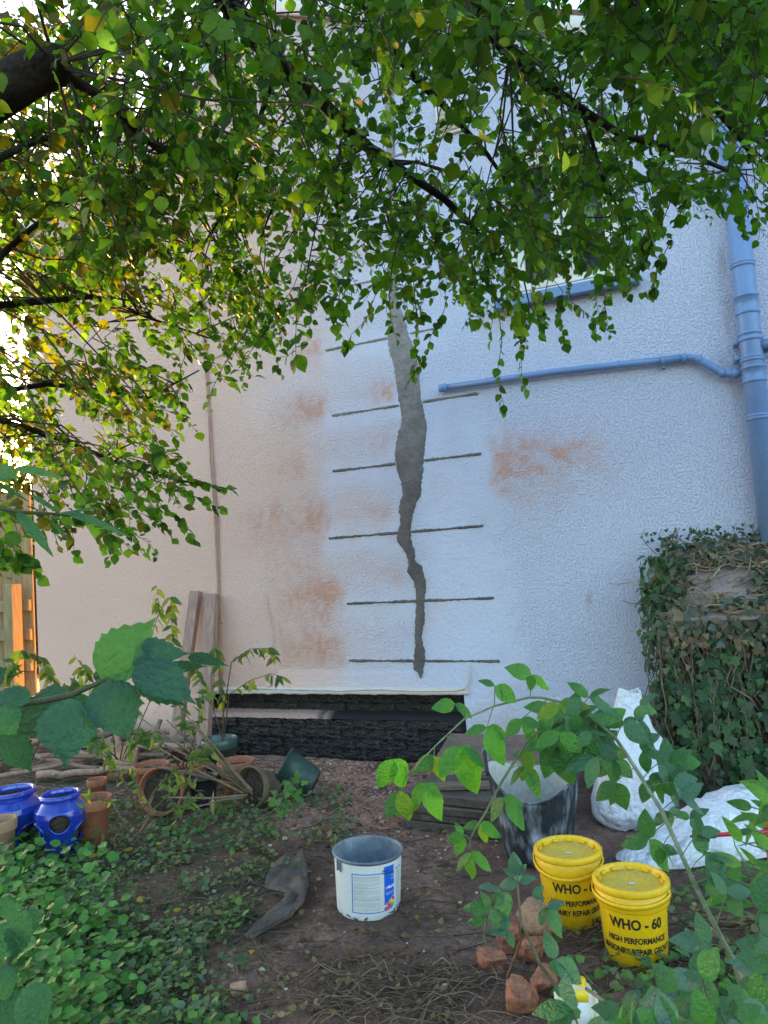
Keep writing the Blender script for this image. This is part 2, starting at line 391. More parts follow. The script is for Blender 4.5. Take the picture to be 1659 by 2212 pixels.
for a in [(560, 706, 890, 20, .85, 1), (470, 712, 1135, 34, .75, 1), (575, 742, 1292, 26, .75, 1), (560, 745, 1405, 24, .7, 1), (590, 705, 632, 20, .8, 1), (600, 700, 755, 18, .45, 1),
          (735, 858, 852, 18, .5, 1), (700, 850, 1108, 18, .3, 1), (640, 860, 960, 30, .2, 1), (1062, 1420, 990, 40, .72, 0), (1030, 1130, 690, 14, .4, 0), (930, 1040, 1050, 26, .16, 0),
          (590, 650, 500, 18, .6, 1), (760, 880, 1240, 20, .22, 1), (900, 1030, 1330, 30, .14, 0), (560, 660, 1000, 26, .3, 1), (480, 700, 1200, 60, .22, 1), (520, 720, 1330, 60, .25, 1)]: bleed(*a)
# thin rusty run marks on the left of the bed joints and mud splash at the foot
for x0, z0, z1, k in [(-3.19, .75, 1.32, .55), (-3.13, .8, 1.1, .35), (-2.92, .9, 1.25, .25)]:
    w = k*np.exp(-((X-x0-(Z-z0)*-.12-(nB-.5)*.05)/.018)**2)*sstep(z0-.05, z0+.1, Zc)*(1-sstep(z1-.1, z1+.05, Zc)); alb = alb*(1-w)[..., None]+pink*.9*w[..., None]
w = (1-sstep(.12, .6, Zc+(nB-.5)*.3))*.5*sstep(-1.7, -1.5, X); alb = alb*(1-w)[..., None]+np.array([.42, .33, .28])*w[..., None]
w = (1-sstep(.0, .5, Zc+(nB-.5)*.4))*.6*(1-sstep(-4.0, -3.9, X)); alb = alb*(1-w)[..., None]+np.array([.36, .28, .21])*w[..., None]
p0 = on_y(1272, 1297, WY); w = .75*np.exp(-(((X-p0[0])/.02)**2+((Zc-p0[2]-(X-p0[0])*1.2)/.05)**2))*sstep(.35, .6, nB); alb = alb*(1-w)[..., None]+np.array([.42, .27, .22])*w[..., None]
w = .5*sstep(.55, .75, fbm(X*14, Zc*3, 91))*np.exp(-((X-.38)/.07)**2)*sstep(2.2, 2.6, Zc); alb = alb*(1-w)[..., None]+np.array([.3, .25, .23])*w[..., None]
alb = alb*(.95+.10*nA)[..., None]
dY = -.004*(fbm(X*6, Zc*6, 77)-.5)-.004*smooth*(fbm(X*16, Zc*11, 79)-.4)
nz_, nx_ = X.shape; I = np.arange(nz_*nx_).reshape(nz_, nx_)
xc = (X[:-1, :-1]+X[:-1, 1:])/2; zc = (Z[:-1, :-1]+Z[1:, :-1])/2
keep = (Z[:-1, :-1] < np.maximum(ZT[:-1, :-1], ZT[:-1, 1:]))
for a in (WIN, REC): keep &= ~((xc > a[0]) & (xc < a[1]) & (zc > a[2]) & (zc < a[3]))
F = np.stack([I[:-1, :-1], I[:-1, 1:], I[1:, 1:], I[1:, :-1]], -1)[keep].reshape(-1, 4)
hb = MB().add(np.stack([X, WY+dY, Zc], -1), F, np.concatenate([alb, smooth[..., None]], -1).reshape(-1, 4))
cw = np.array([*cream_glow, .3])
def quad(mb, a, b, c, d, tint=cw): mb.add([a, b, c, d], [(0, 1, 2, 3)], tint)
BY = 10.5
for xs in (-5.81, 2.2): quad(hb, (xs, WY, -.1), (xs, BY, -.1), (xs, BY, float(ztop(np.array(xs)))), (xs, WY, float(ztop(np.array(xs)))))
xs = np.linspace(-5.81, 2.2, 60); n = len(xs)
hb.add(np.array([(x, BY, -.1) for x in xs]+[(x, BY, float(ztop(np.array(x)))) for x in xs]), [(i, i+1, n+i+1, n+i) for i in range(n-1)], cw)
for a, d in ((WIN, .12), (REC, .14)):                  # returns of the openings
    x0, x1, z0, z1 = a; y0 = WY-.003; y1 = WY+d
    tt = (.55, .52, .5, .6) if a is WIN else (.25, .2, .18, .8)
    quad(hb, (x0, y0, z0), (x0, y1, z0), (x0, y1, z1), (x0, y0, z1), tt); quad(hb, (x1, y0, z0), (x1, y1, z0), (x1, y1, z1), (x1, y0, z1), tt)
    quad(hb, (x0, y0, z1), (x1, y0, z1), (x1, y1, z1), (x0, y1, z1), tt); quad(hb, (x0, y0, z0), (x1, y0, z0), (x1, y1, z0), (x0, y1, z0), tt)
m = bpy.data.materials.new('painted_render'); m.use_nodes = True; nt = m.node_tree; N = nt.nodes; L = nt.links; b = N['Principled BSDF']
tc = N.new('ShaderNodeTexCoord'); at_ = N.new('ShaderNodeAttribute'); at_.attribute_name = 'tint'
def nz(sc, det, vec=None, rough=.5):
    q = N.new('ShaderNodeTexNoise'); q.inputs['Scale'].default_value = sc; q.inputs['Detail'].default_value = det; q.inputs['Roughness'].default_value = rough
    L.new(vec or tc.outputs['Object'], q.inputs['Vector']); return q.outputs[0]
def mth(op, a, c):
    q = N.new('ShaderNodeMath'); q.operation = op
    for i, z in enumerate((a, c)):
        if isinstance(z, (int, float)): q.inputs[i].default_value = z
        else: L.new(z, q.inputs[i])
    return q.outputs[0]
def mrange(x, a, b_, c, d):
    q = N.new('ShaderNodeMapRange'); q.interpolation_type = 'SMOOTHSTEP'
    for i, z in enumerate((a, b_, c, d)): q.inputs[i+1].default_value = z
    L.new(x, q.inputs[0]); return q.outputs[0]
mapn = N.new('ShaderNodeMapping'); mapn.inputs['Scale'].default_value = (1, 1, .75); L.new(tc.outputs['Object'], mapn.inputs[0])
stip = mrange(nz(92, 3, mapn.outputs[0], .5), .44, .72, 0, 1)
trow = nz(24, 5, None, .62)
inv = mth('SUBTRACT', 1.0, at_.outputs['Alpha'])
hgt = mth('ADD', mth('MULTIPLY', stip, mth('MULTIPLY', inv, .0064)), mth('MULTIPLY', trow, mth('MULTIPLY', at_.outputs['Alpha'], .010)))
hgt = mth('ADD', hgt, mth('MULTIPLY', nz(150, 2), .0012))
bp = N.new('ShaderNodeBump'); bp.inputs['Strength'].default_value = 1; bp.inputs['Distance'].default_value = 1.0; L.new(hgt, bp.inputs['Height']); L.new(bp.outputs[0], b.inputs['Normal'])
cb = N.new('ShaderNodeCombineColor'); g = mrange(nz(70, 3), .3, .7, .93, 1.05)
for i in range(3): L.new(g, cb.inputs[i])
mx = N.new('ShaderNodeMix'); mx.data_type = 'RGBA'; mx.blend_type = 'MULTIPLY'; mx.inputs[0].default_value = 1; L.new(at_.outputs['Color'], mx.inputs[6]); L.new(cb.outputs[0], mx.inputs[7])
L.new(mx.outputs[2], b.inputs['Base Color']); b.inputs['Roughness'].default_value = .6; b.inputs['Specular IOR Level'].default_value = .3
M['painted_render'] = m
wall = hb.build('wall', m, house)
# ---- cement repair down the crack and into the cut bed joints
def crop6(x, y): return 603.5+x*.4464, 548.6+y*.4464
LEFT = [(505, -1000), (512, -600), (520, -250), (530, 100), (527, 200), (533, 300), (517, 380), (525, 460), (550, 540), (560, 620), (570, 700), (577, 740), (585, 800), (565, 880), (553, 960), (560, 1030), (582, 1100), (595, 1160), (578, 1200), (583, 1300), (565, 1360), (568, 1395), (600, 1430), (625, 1490), (615, 1540), (650, 1590), (660, 1670), (655, 1780), (655, 1900), (645, 1970), (648, 2010), (672, 2030), (680, 2058)]
RIGHT = [(556, -1000), (560, -600), (566, -250), (575, 100), (572, 180), (590, 270), (615, 330), (635, 400), (655, 440), (675, 520), (685, 600), (690, 690), (705, 760), (722, 840), (712, 940), (705, 1000), (695, 1100), (690, 1160), (655, 1240), (640, 1300), (640, 1370), (655, 1430), (660, 1490), (690, 1510), (705, 1560), (712, 1600), (705, 1680), (705, 1780), (690, 1850), (705, 1930), (708, 1970), (700, 2020), (684, 2060)]
ys = np.arange(-1000, 2059, 9.0)
lx = np.interp(ys, [p[1] for p in LEFT], [p[0] for p in LEFT]); rx = np.interp(ys, [p[1] for p in RIGHT], [p[0] for p in RIGHT])
lx = lx+rng.normal(0, 2.2, len(ys)); rx = rx+rng.normal(0, 2.2, len(ys)); V = []; T = []
cols = 7
for y, a, c in zip(ys, lx, rx):
    for k in range(cols):
        x = a+(c-a)*k/(cols-1); p = on_y(*crop6(x, y), WY); e = abs(2*k/(cols-1)-1)
        p[1] = WY+(.004 if e > .99 else -.010-.006*float(fbm(p[0]*9, p[2]*9, 5))); V.append(p)
        wet = float(1-sstep(1.5, 3.7, p[2])); q = .85+.3*float(fbm(p[0]*5, p[2]*5, 8))
        T.append((np.array([.31, .28, .26])*(1-wet)+np.array([.145, .124, .118])*wet)*q)
nr = len(ys)
M['cement'] = mat('cement', (1, 1, 1), (.74, .73, .72), .85, 6, fine=(50, .16), bump=((10, .02), (45, .006), (160, .002)), spec=.3)
MB().add(V, [(i*cols+k, i*cols+k+1, (i+1)*cols+k+1, (i+1)*cols+k) for i in range(nr-1) for k in range(cols-1)], np.array(T)).build('crack_filler', M['cement'], house)
def crack_x(z, side):
    yy = np.array([on_y(*crop6(x, y), WY)[2] for y, x in zip(ys, lx)]); arr = lx if side < 0 else rx
    i = int(np.argmin(abs(yy-z))); return on_y(*crop6(arr[i], ys[i]), WY)[0]
for a, c in RODS:
    A = on_y(*a, WY); B = on_y(*c, WY)
    for side, (p, q) in ((-1, (A, None)), (1, (None, B))):
        if side < 0: x0, z0 = A[0], A[2]; z1 = A[2]+(B[2]-A[2])*.45; x1 = crack_x(z1, -1)+.006
        else: x1, z1 = B[0], B[2]; z0 = A[2]+(B[2]-A[2])*.55; x0 = crack_x(z0, 1)-.006
        n = 40; V = []; T = []
        wet = float(1-sstep(1.6, 3.6, z0)); base = np.array([.27, .245, .22])*(1-wet)+np.array([.15, .132, .122])*wet
        for i in range(n+1):
            u = i/n; x = x0+(x1-x0)*u; z = z0+(z1-z0)*u+rng.normal(0, .0012); h = .0085+abs(rng.normal(0, .0025))+.003*math.sin(u*9)
            for k, (dz, dy) in enumerate(((-h, .003), (-h*.6, -.006), (h*.6, -.006), (h, .003))):
                V.append((x, WY+dy, z+dz)); T.append(base*rng.uniform(.8, 1.2))
        MB().add(V, [(i*4+k, (i+1)*4+k, (i+1)*4+k+1, i*4+k+1) for i in range(n) for k in range(3)], np.array(T)).build('mortar_joint', M['cement'], house)
# ---- tarred brick plinth in the recess
pl = MB()
pl.box((2.36, .04, .62), TR((-2.79, WY+.131, .2)), 0); pl.box((2.36, .14, .40), TR((-2.79, WY+.080, .10)), 0)
plinth = pl.build('plinth', M['tar'], house)
variants = []
for s in range(6):
    bm = bmesh.new(); bmesh.ops.create_cube(bm, size=1)
    bmesh.ops.subdivide_edges(bm, edges=bm.edges[:], cuts=2, use_grid_fill=True); r = random.Random(s)
    for v in bm.verts: v.co = Vector(((v.co.x*.2155+r.uniform(-.003, .003)), v.co.y*.05+r.uniform(-.004, .004), v.co.z*.0718+r.uniform(-.002, .002)))
    bm.verts.index_update(); v = np.array([q.co[:] for q in bm.verts]); f = [tuple(q.index for q in p.verts) for p in bm.faces]; bm.free()
    variants.append(MB().add(v, f).mesh('brick', M['tar'], smooth=False))
for row in range(6):
    z = .038+.0755*row if row < 4 else .372+.0755*(row-4); y = WY+.026 if row < 4 else WY+.125
    off = .11 if row % 2 else 0
    for k in range(11):
        x = -3.95+.108+k*.2165+off-.0
        if x > -1.66: continue
        br = link('brick', rnd.choice(variants), plinth); p = np.array((x+rnd.uniform(-.004, .004), y+rnd.uniform(-.006, .006), z))-org(plinth)
        br.location = p.tolist(); br.rotation_euler = (rnd.uniform(-.03, .03), rnd.uniform(-.012, .012), rnd.uniform(-.02, .02))
lg = MB(); n = 90; V = []; T = []
for i in range(n+1):
    x = -3.95+2.31*i/n; dusty = float(1-sstep(-2.95, -2.72, x+rng.normal(0, .04)))
    for y in (WY+.0, WY+.012, WY+.06, WY+.13):
        V.append((x, y+rng.normal(0, .002), .326+(-.022 if y < WY+.005 else (y-WY)*.30)+rng.normal(0, .002))); T.append(np.array([.46, .30, .25])*dusty+np.array([.008, .008, .008])*(1-dusty))
lg.add(V, [(i*4+k, (i+1)*4+k, (i+1)*4+k+1, i*4+k+1) for i in range(n) for k in range(3)], np.array(T))
lg.build('ledge', M['stone_mix'], plinth)
# ---- bell-cast render edge above the recess, roof, verge
e = MB(); V = []
for i in range(61):
    x = -3.97+2.38*i/60; z = .503+rng.normal(0, .002)
    for dy, dz in ((-.001, .05), (-.014, .012), (-.012, -.004), (.05, -.004)): V.append((x, WY+dy, z+dz))
e.add(V, [(i*4+k, (i+1)*4+k, (i+1)*4+k+1, i*4+k+1) for i in range(60) for k in range(3)], (.64, .56, .52, .9)); e.build('render_edge', M['painted_render'], house)
rf = MB()
for (xa, za), (xb, zb) in (((-6.1, 4.86), (-2.85, 6.26)), ((-2.85, 6.26), (.25, 4.96))):
    a = math.atan2(zb-za, xb-xa); Lr = math.hypot(xb-xa, zb-za)
    rf.box((Lr, BY-WY+.06, .10), TR(((xa+xb)/2, (WY+BY)/2, (za+zb)/2+.07), ry=-a), .01)
rf.box((2.2, BY-WY+.06, .10), TR((1.32, (WY+BY)/2, 5.08)), .01)
rf.build('roof', M['roof'], house)
vb = MB()
for (xa, za), (xb, zb) in (((-6.1, 4.83), (-2.85, 6.23)), ((-2.85, 6.23), (.2, 4.95))):
    a = math.atan2(zb-za, xb-xa); vb.box((math.hypot(xb-xa, zb-za), .025, .12), TR(((xa+xb)/2, WY-.045, (za+zb)/2+.02), ry=-a), .004)
vb.build('verge_board', M['joinery'], house)
# ---- window
win = MB(); x0, x1, z0, z1 = WIN; y = WY+.07
def fr(mb, x0, x1, z0, z1, w, d, y):
    mb.box((x1-x0, d, w), TR(((x0+x1)/2, y, z0+w/2)), .004); mb.box((x1-x0, d, w), TR(((x0+x1)/2, y, z1-w/2)), .004)
    for x in (x0+w/2, x1-w/2): mb.box((w, d-.004, z1-z0-2*w), TR((x, y, (z0+z1)/2)), .004)
fr(win, x0, x1, z0, z1, .055, .07, y)
window = win.build('window', M['joinery'], house, smooth=False)
for a, c in ((x0+.06, (x0+x1)/2-.01), ((x0+x1)/2+.01, x1-.06)):
    s_ = MB(); fr(s_, a, c, z0+.06, z1-.06, .05, .05, y-.012); s_.build('sash', M['joinery'], window, smooth=False)
MB().box((x1-x0-.1, .006, z1-z0-.1), TR(((x0+x1)/2, y+.01, (z0+z1)/2)), 0).build('pane', M['glass'], window)
MB().box((1.0, .14, .075), TR((-.655, WY-.03, 3.325), rx=.08), .006).build('sill', M['blue_paint'], window, smooth=False)
# ---- air vent high on the wall
v = MB(); p = on_y(976, 258, WY); v.box((.24, .03, .24), TR((p[0], WY-.01, p[2])), .004)
vent = v.build('vent', M['joinery'], house, smooth=False); lv = MB()
for k in range(6): lv.box((.20, .012, .022), TR((p[0], WY-.035, p[2]-.085+k*.034), rx=.6), .002)
lv.build('louvre', M['joinery'], vent, smooth=False)

# ============================================================ PIPES AND CABLES ON THE WALL
sp = thing('soil_pipe', 'thick blue painted downpipe running up the right edge of the white wall', 'drainpipe', (.47, WY-.09, 0))
PX, PY_, PR = .47, WY-.10, .067
MB().tube([(PX, PY_, .9), (PX, PY_, 4.85)], PR, 24).build('pipe', M['blue_paint'], sp)
def collar(z, h, r=PR+.008): 
    MB().lathe([(PR, z-h/2-.006), (r, z-h/2), (r, z-h/2+.012), (r-.004, z-h/2+.016), (r-.004, z+h/2-.014), (r, z+h/2-.012), (r, z+h/2), (PR, z+h/2+.004)], 28, TR((PX, PY_, 0))).build('collar', M['blue_paint'], sp)
for y, h in ((572, .03), (660, .12), (730, .05), (778, .03), (812, .10), (905, .03)): collar(on_y(1610, y, PY_)[2], h)
zb = on_y(1620, 770, PY_)[2]
for s_, p_ in (((.03, .10, .035), (PX-.085, PY_+.04, zb)), ((.10, .02, .035), (PX+.10, PY_+.02, zb+.03)), ((.03, .10, .03), (PX-.085, PY_+.04, zb+.1))): MB().box(s_, TR(p_), .004).build('bracket', M['blue_paint'], sp)
jn = MB(); jn.tube([(PX+.05, PY_-.01, zb+.06), (PX+.14, PY_-.02, zb+.06), (PX+.30, PY_-.02, zb+.085)], .034, 14); jn.build('side_branch', M['blue_paint'], sp)
wp = thing('waste_pipe', 'thin blue waste pipe running across the wall into the thick downpipe', 'pipe', (-.7, WY-.05, 2.8))
r = .024; Y = WY-.045
pts = [on_y(957, 838, Y), on_y(1200, 803, Y), on_y(1473, 773, Y), on_y(1500, 773, Y), on_y(1520, 783, Y-.005), on_y(1560, 806, Y-.012), on_y(1580, 808, Y-.02), on_y(1612, 802, Y-.04)]
MB().tube(pts[:3], r, 14).build('pipe', M['blue_paint'], wp); MB().tube(pts[2:], r, 14).build('offset_bend', M['blue_paint'], wp)
for q, w in ((on_y(1478, 773, Y), .03), (on_y(1512, 777, Y), .03), (on_y(1560, 806, Y-.012), .035), (on_y(1588, 807, Y-.025), .04)):
    d = np.array([1, 0, 0.]); MB().tube([q-d*w/2, q-d*w*.3, q+d*w*.3, q+d*w/2], [r+.002, r+.008, r+.008, r+.002], 14).build('coupling', M['blue_paint'], wp)
q = on_y(1432, 779, Y)
cl = MB(); cl.tube([q-np.array([.012, 0, 0]), q+np.array([.012, 0, 0])], r+.007, 14); cl.box((.022, .05, .045), TR((q[0], WY-.02, q[2]-.03)), .003); cl.build('clip', M['blue_paint'], wp)
q = pts[0]; d = (pts[1]-pts[0])/np.linalg.norm(pts[1]-pts[0]); MB().tube([q-d*.03, q-d*.028, q+d*.03, q+d*.034], [r*.9, r+.007, r+.007, r], 14).build('end_elbow', M['blue_paint'], wp)
cb_ = thing('cable', 'bundle of pinkish cables clipped up the left part of the wall', 'cable', (-3.73, WY-.01, .9))
cpath = [on_y(x, y, WY-.012) for x, y in ((477, 1500), (476, 1400), (471, 1256), (466, 1111), (458, 985), (451, 880), (444, 770), (433, 615), (428, 480), (424, 330), (420, 120))]
for k, dx in enumerate((-.014, 0, .012)):
    MB().tube([p+np.array([dx*(1+.5*math.sin(i*2.1+k)), -.004*(k == 1), 0]) for i, p in enumerate(cpath)], .0055, 6).build('strand', M['cable'], cb_)
for y in (700, 885, 1115, 1345, 1290): 
    q = on_y(np.interp(-y, [-c for c in (1500, 1400, 1256, 1111, 985, 880, 770, 615)], (477, 476, 471, 466, 458, 451, 444, 433)), y, WY-.014)
    MB().box((.05, .014, .010), TR((q[0], q[1], q[2]), ry=.2), .002).build('clip', M['cable'], cb_)
tag(MB().tube([on_y(x, y, WY-.015) for x, y in ((476, 1491), (560, 1487), (640, 1490), (730, 1492), (820, 1489), (900, 1493), (985, 1492), (1003, 1487), (1013, 1478), (1016, 1462), (1016, 1437))], .0055, 6).build('cable', M['cable_white'], None),
    'single pale cable running along the bottom edge of the render above the black plinth', 'cable')
tag(MB().tube([on_y(x, y, WY-.01) for x, y in ((445, 783), (470, 770), (500, 757), (540, 742), (575, 735))], .004, 5).build('cable', M['cable']), 'short thin cable branching right from the cable bundle under the leaves', 'cable')

# ============================================================ FENCE AT THE LEFT CORNER
fence = thing('fence', 'wooden board fence with horizontal rails beside the left corner of the house', 'fence', (-7, 5.75, 0))
FY = 5.75; xr = on_y(73, 1300, FY)[0]; ft = on_y(40, 1062, FY)[2]; x = xr; k = 0
while x > -10.5:
    w = .145; MB().box((w-.005, .022, ft), TR((x-w/2, FY+rnd.uniform(0, .006), ft/2+rnd.uniform(-.01, .01))), .003, tint=np.array([1, 1, 1])*rnd.uniform(.8, 1.1)).build('board', M['fence_wood'], fence, smooth=False); x -= w+.004
for y in (1308, 1371, 1437):
    z = on_y(50, y, FY-.05)[2]; MB().box((4.4, .035, .115), TR((xr-2.2, FY-.045, z)), .004).build('rail', M['fence_wood'], fence, smooth=False)
P = on_y(25, 1400, FY-.20); zt = on_y(25, 1262, FY-.20)[2]
MB().box((.125, .125, zt+.3), TR((P[0], FY-.17, zt/2-.15)), .006).build('post', M['fence_wood'], fence, smooth=False)
# ============================================================ LETTERING HELPERS (flat print on curved walls)
def text_geo(s, size, bold=0.0, sx=1.0):
    cu = bpy.data.curves.new('t', 'FONT'); cu.body = s; cu.size = size; cu.offset = bold; cu.resolution_u = 3; cu.align_x = 'LEFT'
    o = bpy.data.objects.new('t', cu); C.objects.link(o); dg = bpy.context.evaluated_depsgraph_get(); me = bpy.data.meshes.new_from_object(o.evaluated_get(dg))
    v = np.array([q.co[:] for q in me.vertices]).reshape(-1, 3); f = [tuple(p.vertices) for p in me.polygons]
    bpy.data.objects.remove(o); bpy.data.curves.remove(cu); bpy.data.meshes.remove(me); v[:, 0] *= sx; return v, f
def wrap(v, th0, zc, Rf, eps=.0012):                   # (u, v) -> outside of a round wall of radius Rf(z)
    z = zc+v[:, 1]; R = Rf(z)+eps; th = th0+v[:, 0]/Rf(zc); return np.stack([R*np.cos(th), R*np.sin(th), z], 1)
def patch(mb, u0, u1, z0, z1, th0, Rf, eps, tint=(1, 1, 1), n=10):
    us = np.linspace(u0, u1, n+1); V = []
    for z in (z0, z1): V += [tuple(wrap(np.array([[u, 0, 0]]), th0, z, Rf, eps)[0]) for u in us]
    mb.add(np.array(V), [(i, i+1, n+1+i+1, n+1+i) for i in range(n)], tint)
def facing(p): return math.atan2(EYE[1]-p[1], EYE[0]-p[0])

# ============================================================ YELLOW GROUT BUCKETS
def yellow_bucket(name, label, base, th, htilt=0):
    t = thing(name, label, 'bucket', base, 'yellow grout buckets'); H = .285; RB, RT = .110, .131
    Rf = lambda z: RB+(RT-.008-RB)*np.clip(np.asarray(z)/(H*.80), 0, 1)
    MT = TR(base)
    MB().lathe([(0, .004), (RB-.006, .002), (RB, .008), (Rf(.21), .21)], 56, MT).build('body', M['yellow_plastic'], t)
    MB().lathe([(Rf(.205), .205), (RT-.001, .207), (RT+.001, .21), (RT+.003, .262), (RT-.001, .264), (RT-.006, .264)], 56, MT).build('skirt', M['yellow_plastic'], t)
    lid = MB(); lid.lathe([(RT-.004, .262), (RT+.006, .263), (RT+.008, .268), (RT+.007, .281), (RT+.003, .287), (RT-.004, .288), (RT-.009, .284), (RT-.013, .270), (RT-.016, .2665)], 56, MT)
    l = lid.build('lid', M['yellow_plastic'], t)
    MB().disc(RT-.015, .2665, 48, MT).build('lid_panel', M['tarnish_yellow'], l)
    for k in range(12):
        a = k*2*math.pi/12+.1; 
        MB().box((.012, .026, .012), MT @ TR((math.cos(a)*(RT-.0195), math.sin(a)*(RT-.0195), .2735), rz=a), .0025).build('tab', M['yellow_plastic'], l, smooth=False)
    MB().box((.022, .010, .002), MT @ TR((.005, -.012, .2685), rz=.3), .0006).build('moulding_mark', M['label_white'], l)
    for s, size, uc, z, sx in (('WHO - 60', .050, .004, .150, .86), ('HIGH PERFORMANCE', .0285, .006, .100, .80), ('MASONRY REPAIR GROUT', .0285, .004, .062, .80), ('3 Ltr', .032, .088, .016, .85)):
        v, f = text_geo(s, size, size*.034, sx); w = v[:, 0].max()-v[:, 0].min(); v[:, 0] += -w/2-v[:, 0].min()+uc
        MB().add(xf(wrap(v, th, z, Rf), MT), f).build('lettering', M['print_black'], t, smooth=False)
    hs = [th+1.25+math.pi*q for q in (0, 1)]
    hd = MB(); pts = []
    for i in range(25):                                 # strap handle hanging down in front of the skirt
        q = i/24; a = hs[1]-2*math.pi+ (hs[0]-(hs[1]-2*math.pi))*q 
        sag = math.sin(math.pi*q); pts.append(xf([[(RT+.008)*math.cos(a), (RT+.008)*math.sin(a), .252-.040*sag*htilt-.004]], MT)[0])
    pts = np.array(pts); 
    V = []; 
    for p in pts:
        d = p-np.array(base); d[2] = 0; d /= np.linalg.norm(d); V += [p+np.array([0, 0, .008]), p+d*.004+np.array([0, 0, .008]), p+d*.004-np.array([0, 0, .008]), p-np.array([0, 0, .008])]
    hd.add(np.array(V), [(i*4+k, i*4+(k+1) % 4, (i+1)*4+(k+1) % 4, (i+1)*4+k) for i in range(24) for k in range(4)]); hd.build('handle', M['yellow_plastic'], t)
    for a in hs: MB().lathe([(0, .004), (.012, .004), (.014, 0)], 12, MT @ TR(((RT+.004)*math.cos(a), (RT+.004)*math.sin(a), .252)) @ TR((0, 0, 0), rz=a) @ TR((0, 0, 0), ry=math.pi/2)).build('handle_lug', M['yellow_plastic'], t)
    return t
b1 = gp(1376, 2062); b2 = gp(1238, 1983)
yellow_bucket('yellow_bucket', 'front yellow lidded grout bucket with its whole lettering showing', b1, facing(b1)+.02, .35)
yellow_bucket('yellow_bucket', 'yellow lidded grout bucket half hidden behind the nearer yellow one, beside the black tub', b2, facing(b2)+.16, 1)

# ============================================================ WHITE AND BLUE LABELLED BUCKET
p = gp(797, 1963); t = thing('open_bucket', 'open grey bucket with white and blue printed label standing on bare soil', 'bucket', p)
MT = TR(p, rx=.0, ry=.05) ; H = .25; RB, RT = .137, .152; Rf = lambda z: RB+(RT-.004-RB)*np.clip(np.asarray(z)/H, 0, 1); th = facing(p)
MB().lathe([(0, .004), (RB-.004, .001), (RB, .006), (RT-.004, H-.012), (RT+.003, H-.010), (RT+.004, H-.002), (RT+.001, H), (RT-.004, H-.001), (RT-.007, H-.012), (RB-.004, .012), (0, .010)], 64, MT).build('body', M['bucket_grey'], t)
MB().lathe([(Rf(.004)+.0008, .006), (Rf(H-.016)+.0008, H-.016)], 64, MT).build('label', M['label_white'], t); lab = t.children[-1]
pr = MB(); blue = (.01, .12, .62); ink = (.30, .31, .33); E1 = .0018
u0, u1, z0, z1 = -.075, .052, .036, .200
for a in ((u0, u1+.008, z1-.0035, z1), (u0, u1+.012, z0, z0+.0035), (u0, u0+.0035, z0, z1)): patch(pr, *a, th, Rf, E1, blue)
z = z1-.012; para = 0
while z > z0+.012:
    ln = rnd.choice([.112, .114, .110, .115, .06]) ; u = u0+.009
    bold = para % 9 == 0
    while u < u0+.009+ln:
        w = rnd.uniform(.004, .013); patch(pr, u, min(u+w, u0+.009+ln), z-.0014, z, th, Rf, E1, ink if not bold else (.06, .06, .07), 1); u += w+.002
    para += 1; z -= .0046 if para % 5 else .0085
pr.build('printed_text', M['print'], lab)
bp = MB(); a0, a1 = .066, .118; patch(bp, a0, a1, .092, .222, th, Rf, E1, blue)
for i in range(6): patch(bp, a0+i*(a1-a0)/6, a0+(i+1)*(a1-a0)/6, .062+i*.006, .092, th, Rf, E1, blue, 2)
for u, z, rr, c_ in ((.073, .045, .010, (.25, .1, .4)), (.086, .048, .011, (.75, .12, .05)), (.090, .062, .011, (.7, .03, .05)), (.099, .050, .010, (.02, .15, .6)), (.100, .070, .012, (.85, .62, .02)), (.108, .058, .010, (.1, .5, .15)), (.112, .080, .008, (.7, .03, .05))):
    k = 8; V = [wrap(np.array([[u+rr*math.cos(j*2*math.pi/k), rr*math.sin(j*2*math.pi/k), 0]]), th, z, Rf, E1+.0006)[0] for j in range(k)]; bp.add(np.array(V), [tuple(range(k))], c_)
panel = bp.build('blue_panel', M['print'], lab)
for mbx in (pr, bp): pass
tx = MB()
for s, size, u, z, bd, c_ in (('MAPEI', .0165, .0815, .128, .0005, (.85, .87, .9)), ('Shower', .0125, .056, .202, .0003, (.04, .05, .06)), ('Waterproofing', .0105, .059, .191, .0003, (.04, .05, .06)), ('ADHESIVES SEALANTS', .0052, .072, .110, .0001, (.6, .72, .9)), ('CHEMICAL PRODUCTS', .0052, .073, .103, .0001, (.6, .72, .9)), ('4 kg', .008, .100, .178, .0001, (.7, .8, .95)), ('1,5 kg', .008, .098, .164, .0001, (.7, .8, .95))):
    v, f = text_geo(s, size, bd, .9); v[:, 1] += v[:, 0]*.0; v[:, 0] += u; tx.add(wrap(v, th, z, Rf, E1+.0009), f, c_)
for j in range(3):                                     # emblem beside the name
    a = j*2*math.pi/3+.5; v = np.array([[.0745+.0050*math.cos(q), .0050*math.sin(q), 0] for q in (a-.8, a, a+.8)]+[[.0745+.0030*math.cos(q), .0030*math.sin(q), 0] for q in (a+.8, a, a-.8)])
    tx.add(wrap(v, th, .133, Rf, E1+.0009), [(0, 1, 4, 5), (1, 2, 3, 4)], (.85, .87, .9))
rt = MB(); patch(rt, .128, .170, z1-.002, z1+.0015, th, Rf, E1, blue); patch(rt, .128, .170, .036, .0395, th, Rf, E1, blue)
for i in range(26): patch(rt, .133, .133+rnd.uniform(.02, .034), .188-i*.0055, .1894-i*.0055, th, Rf, E1, ink, 3)
for o_ in (tx.build('panel_lettering', M['print'], lab, smooth=False), rt.build('side_print', M['print'], lab)): pass
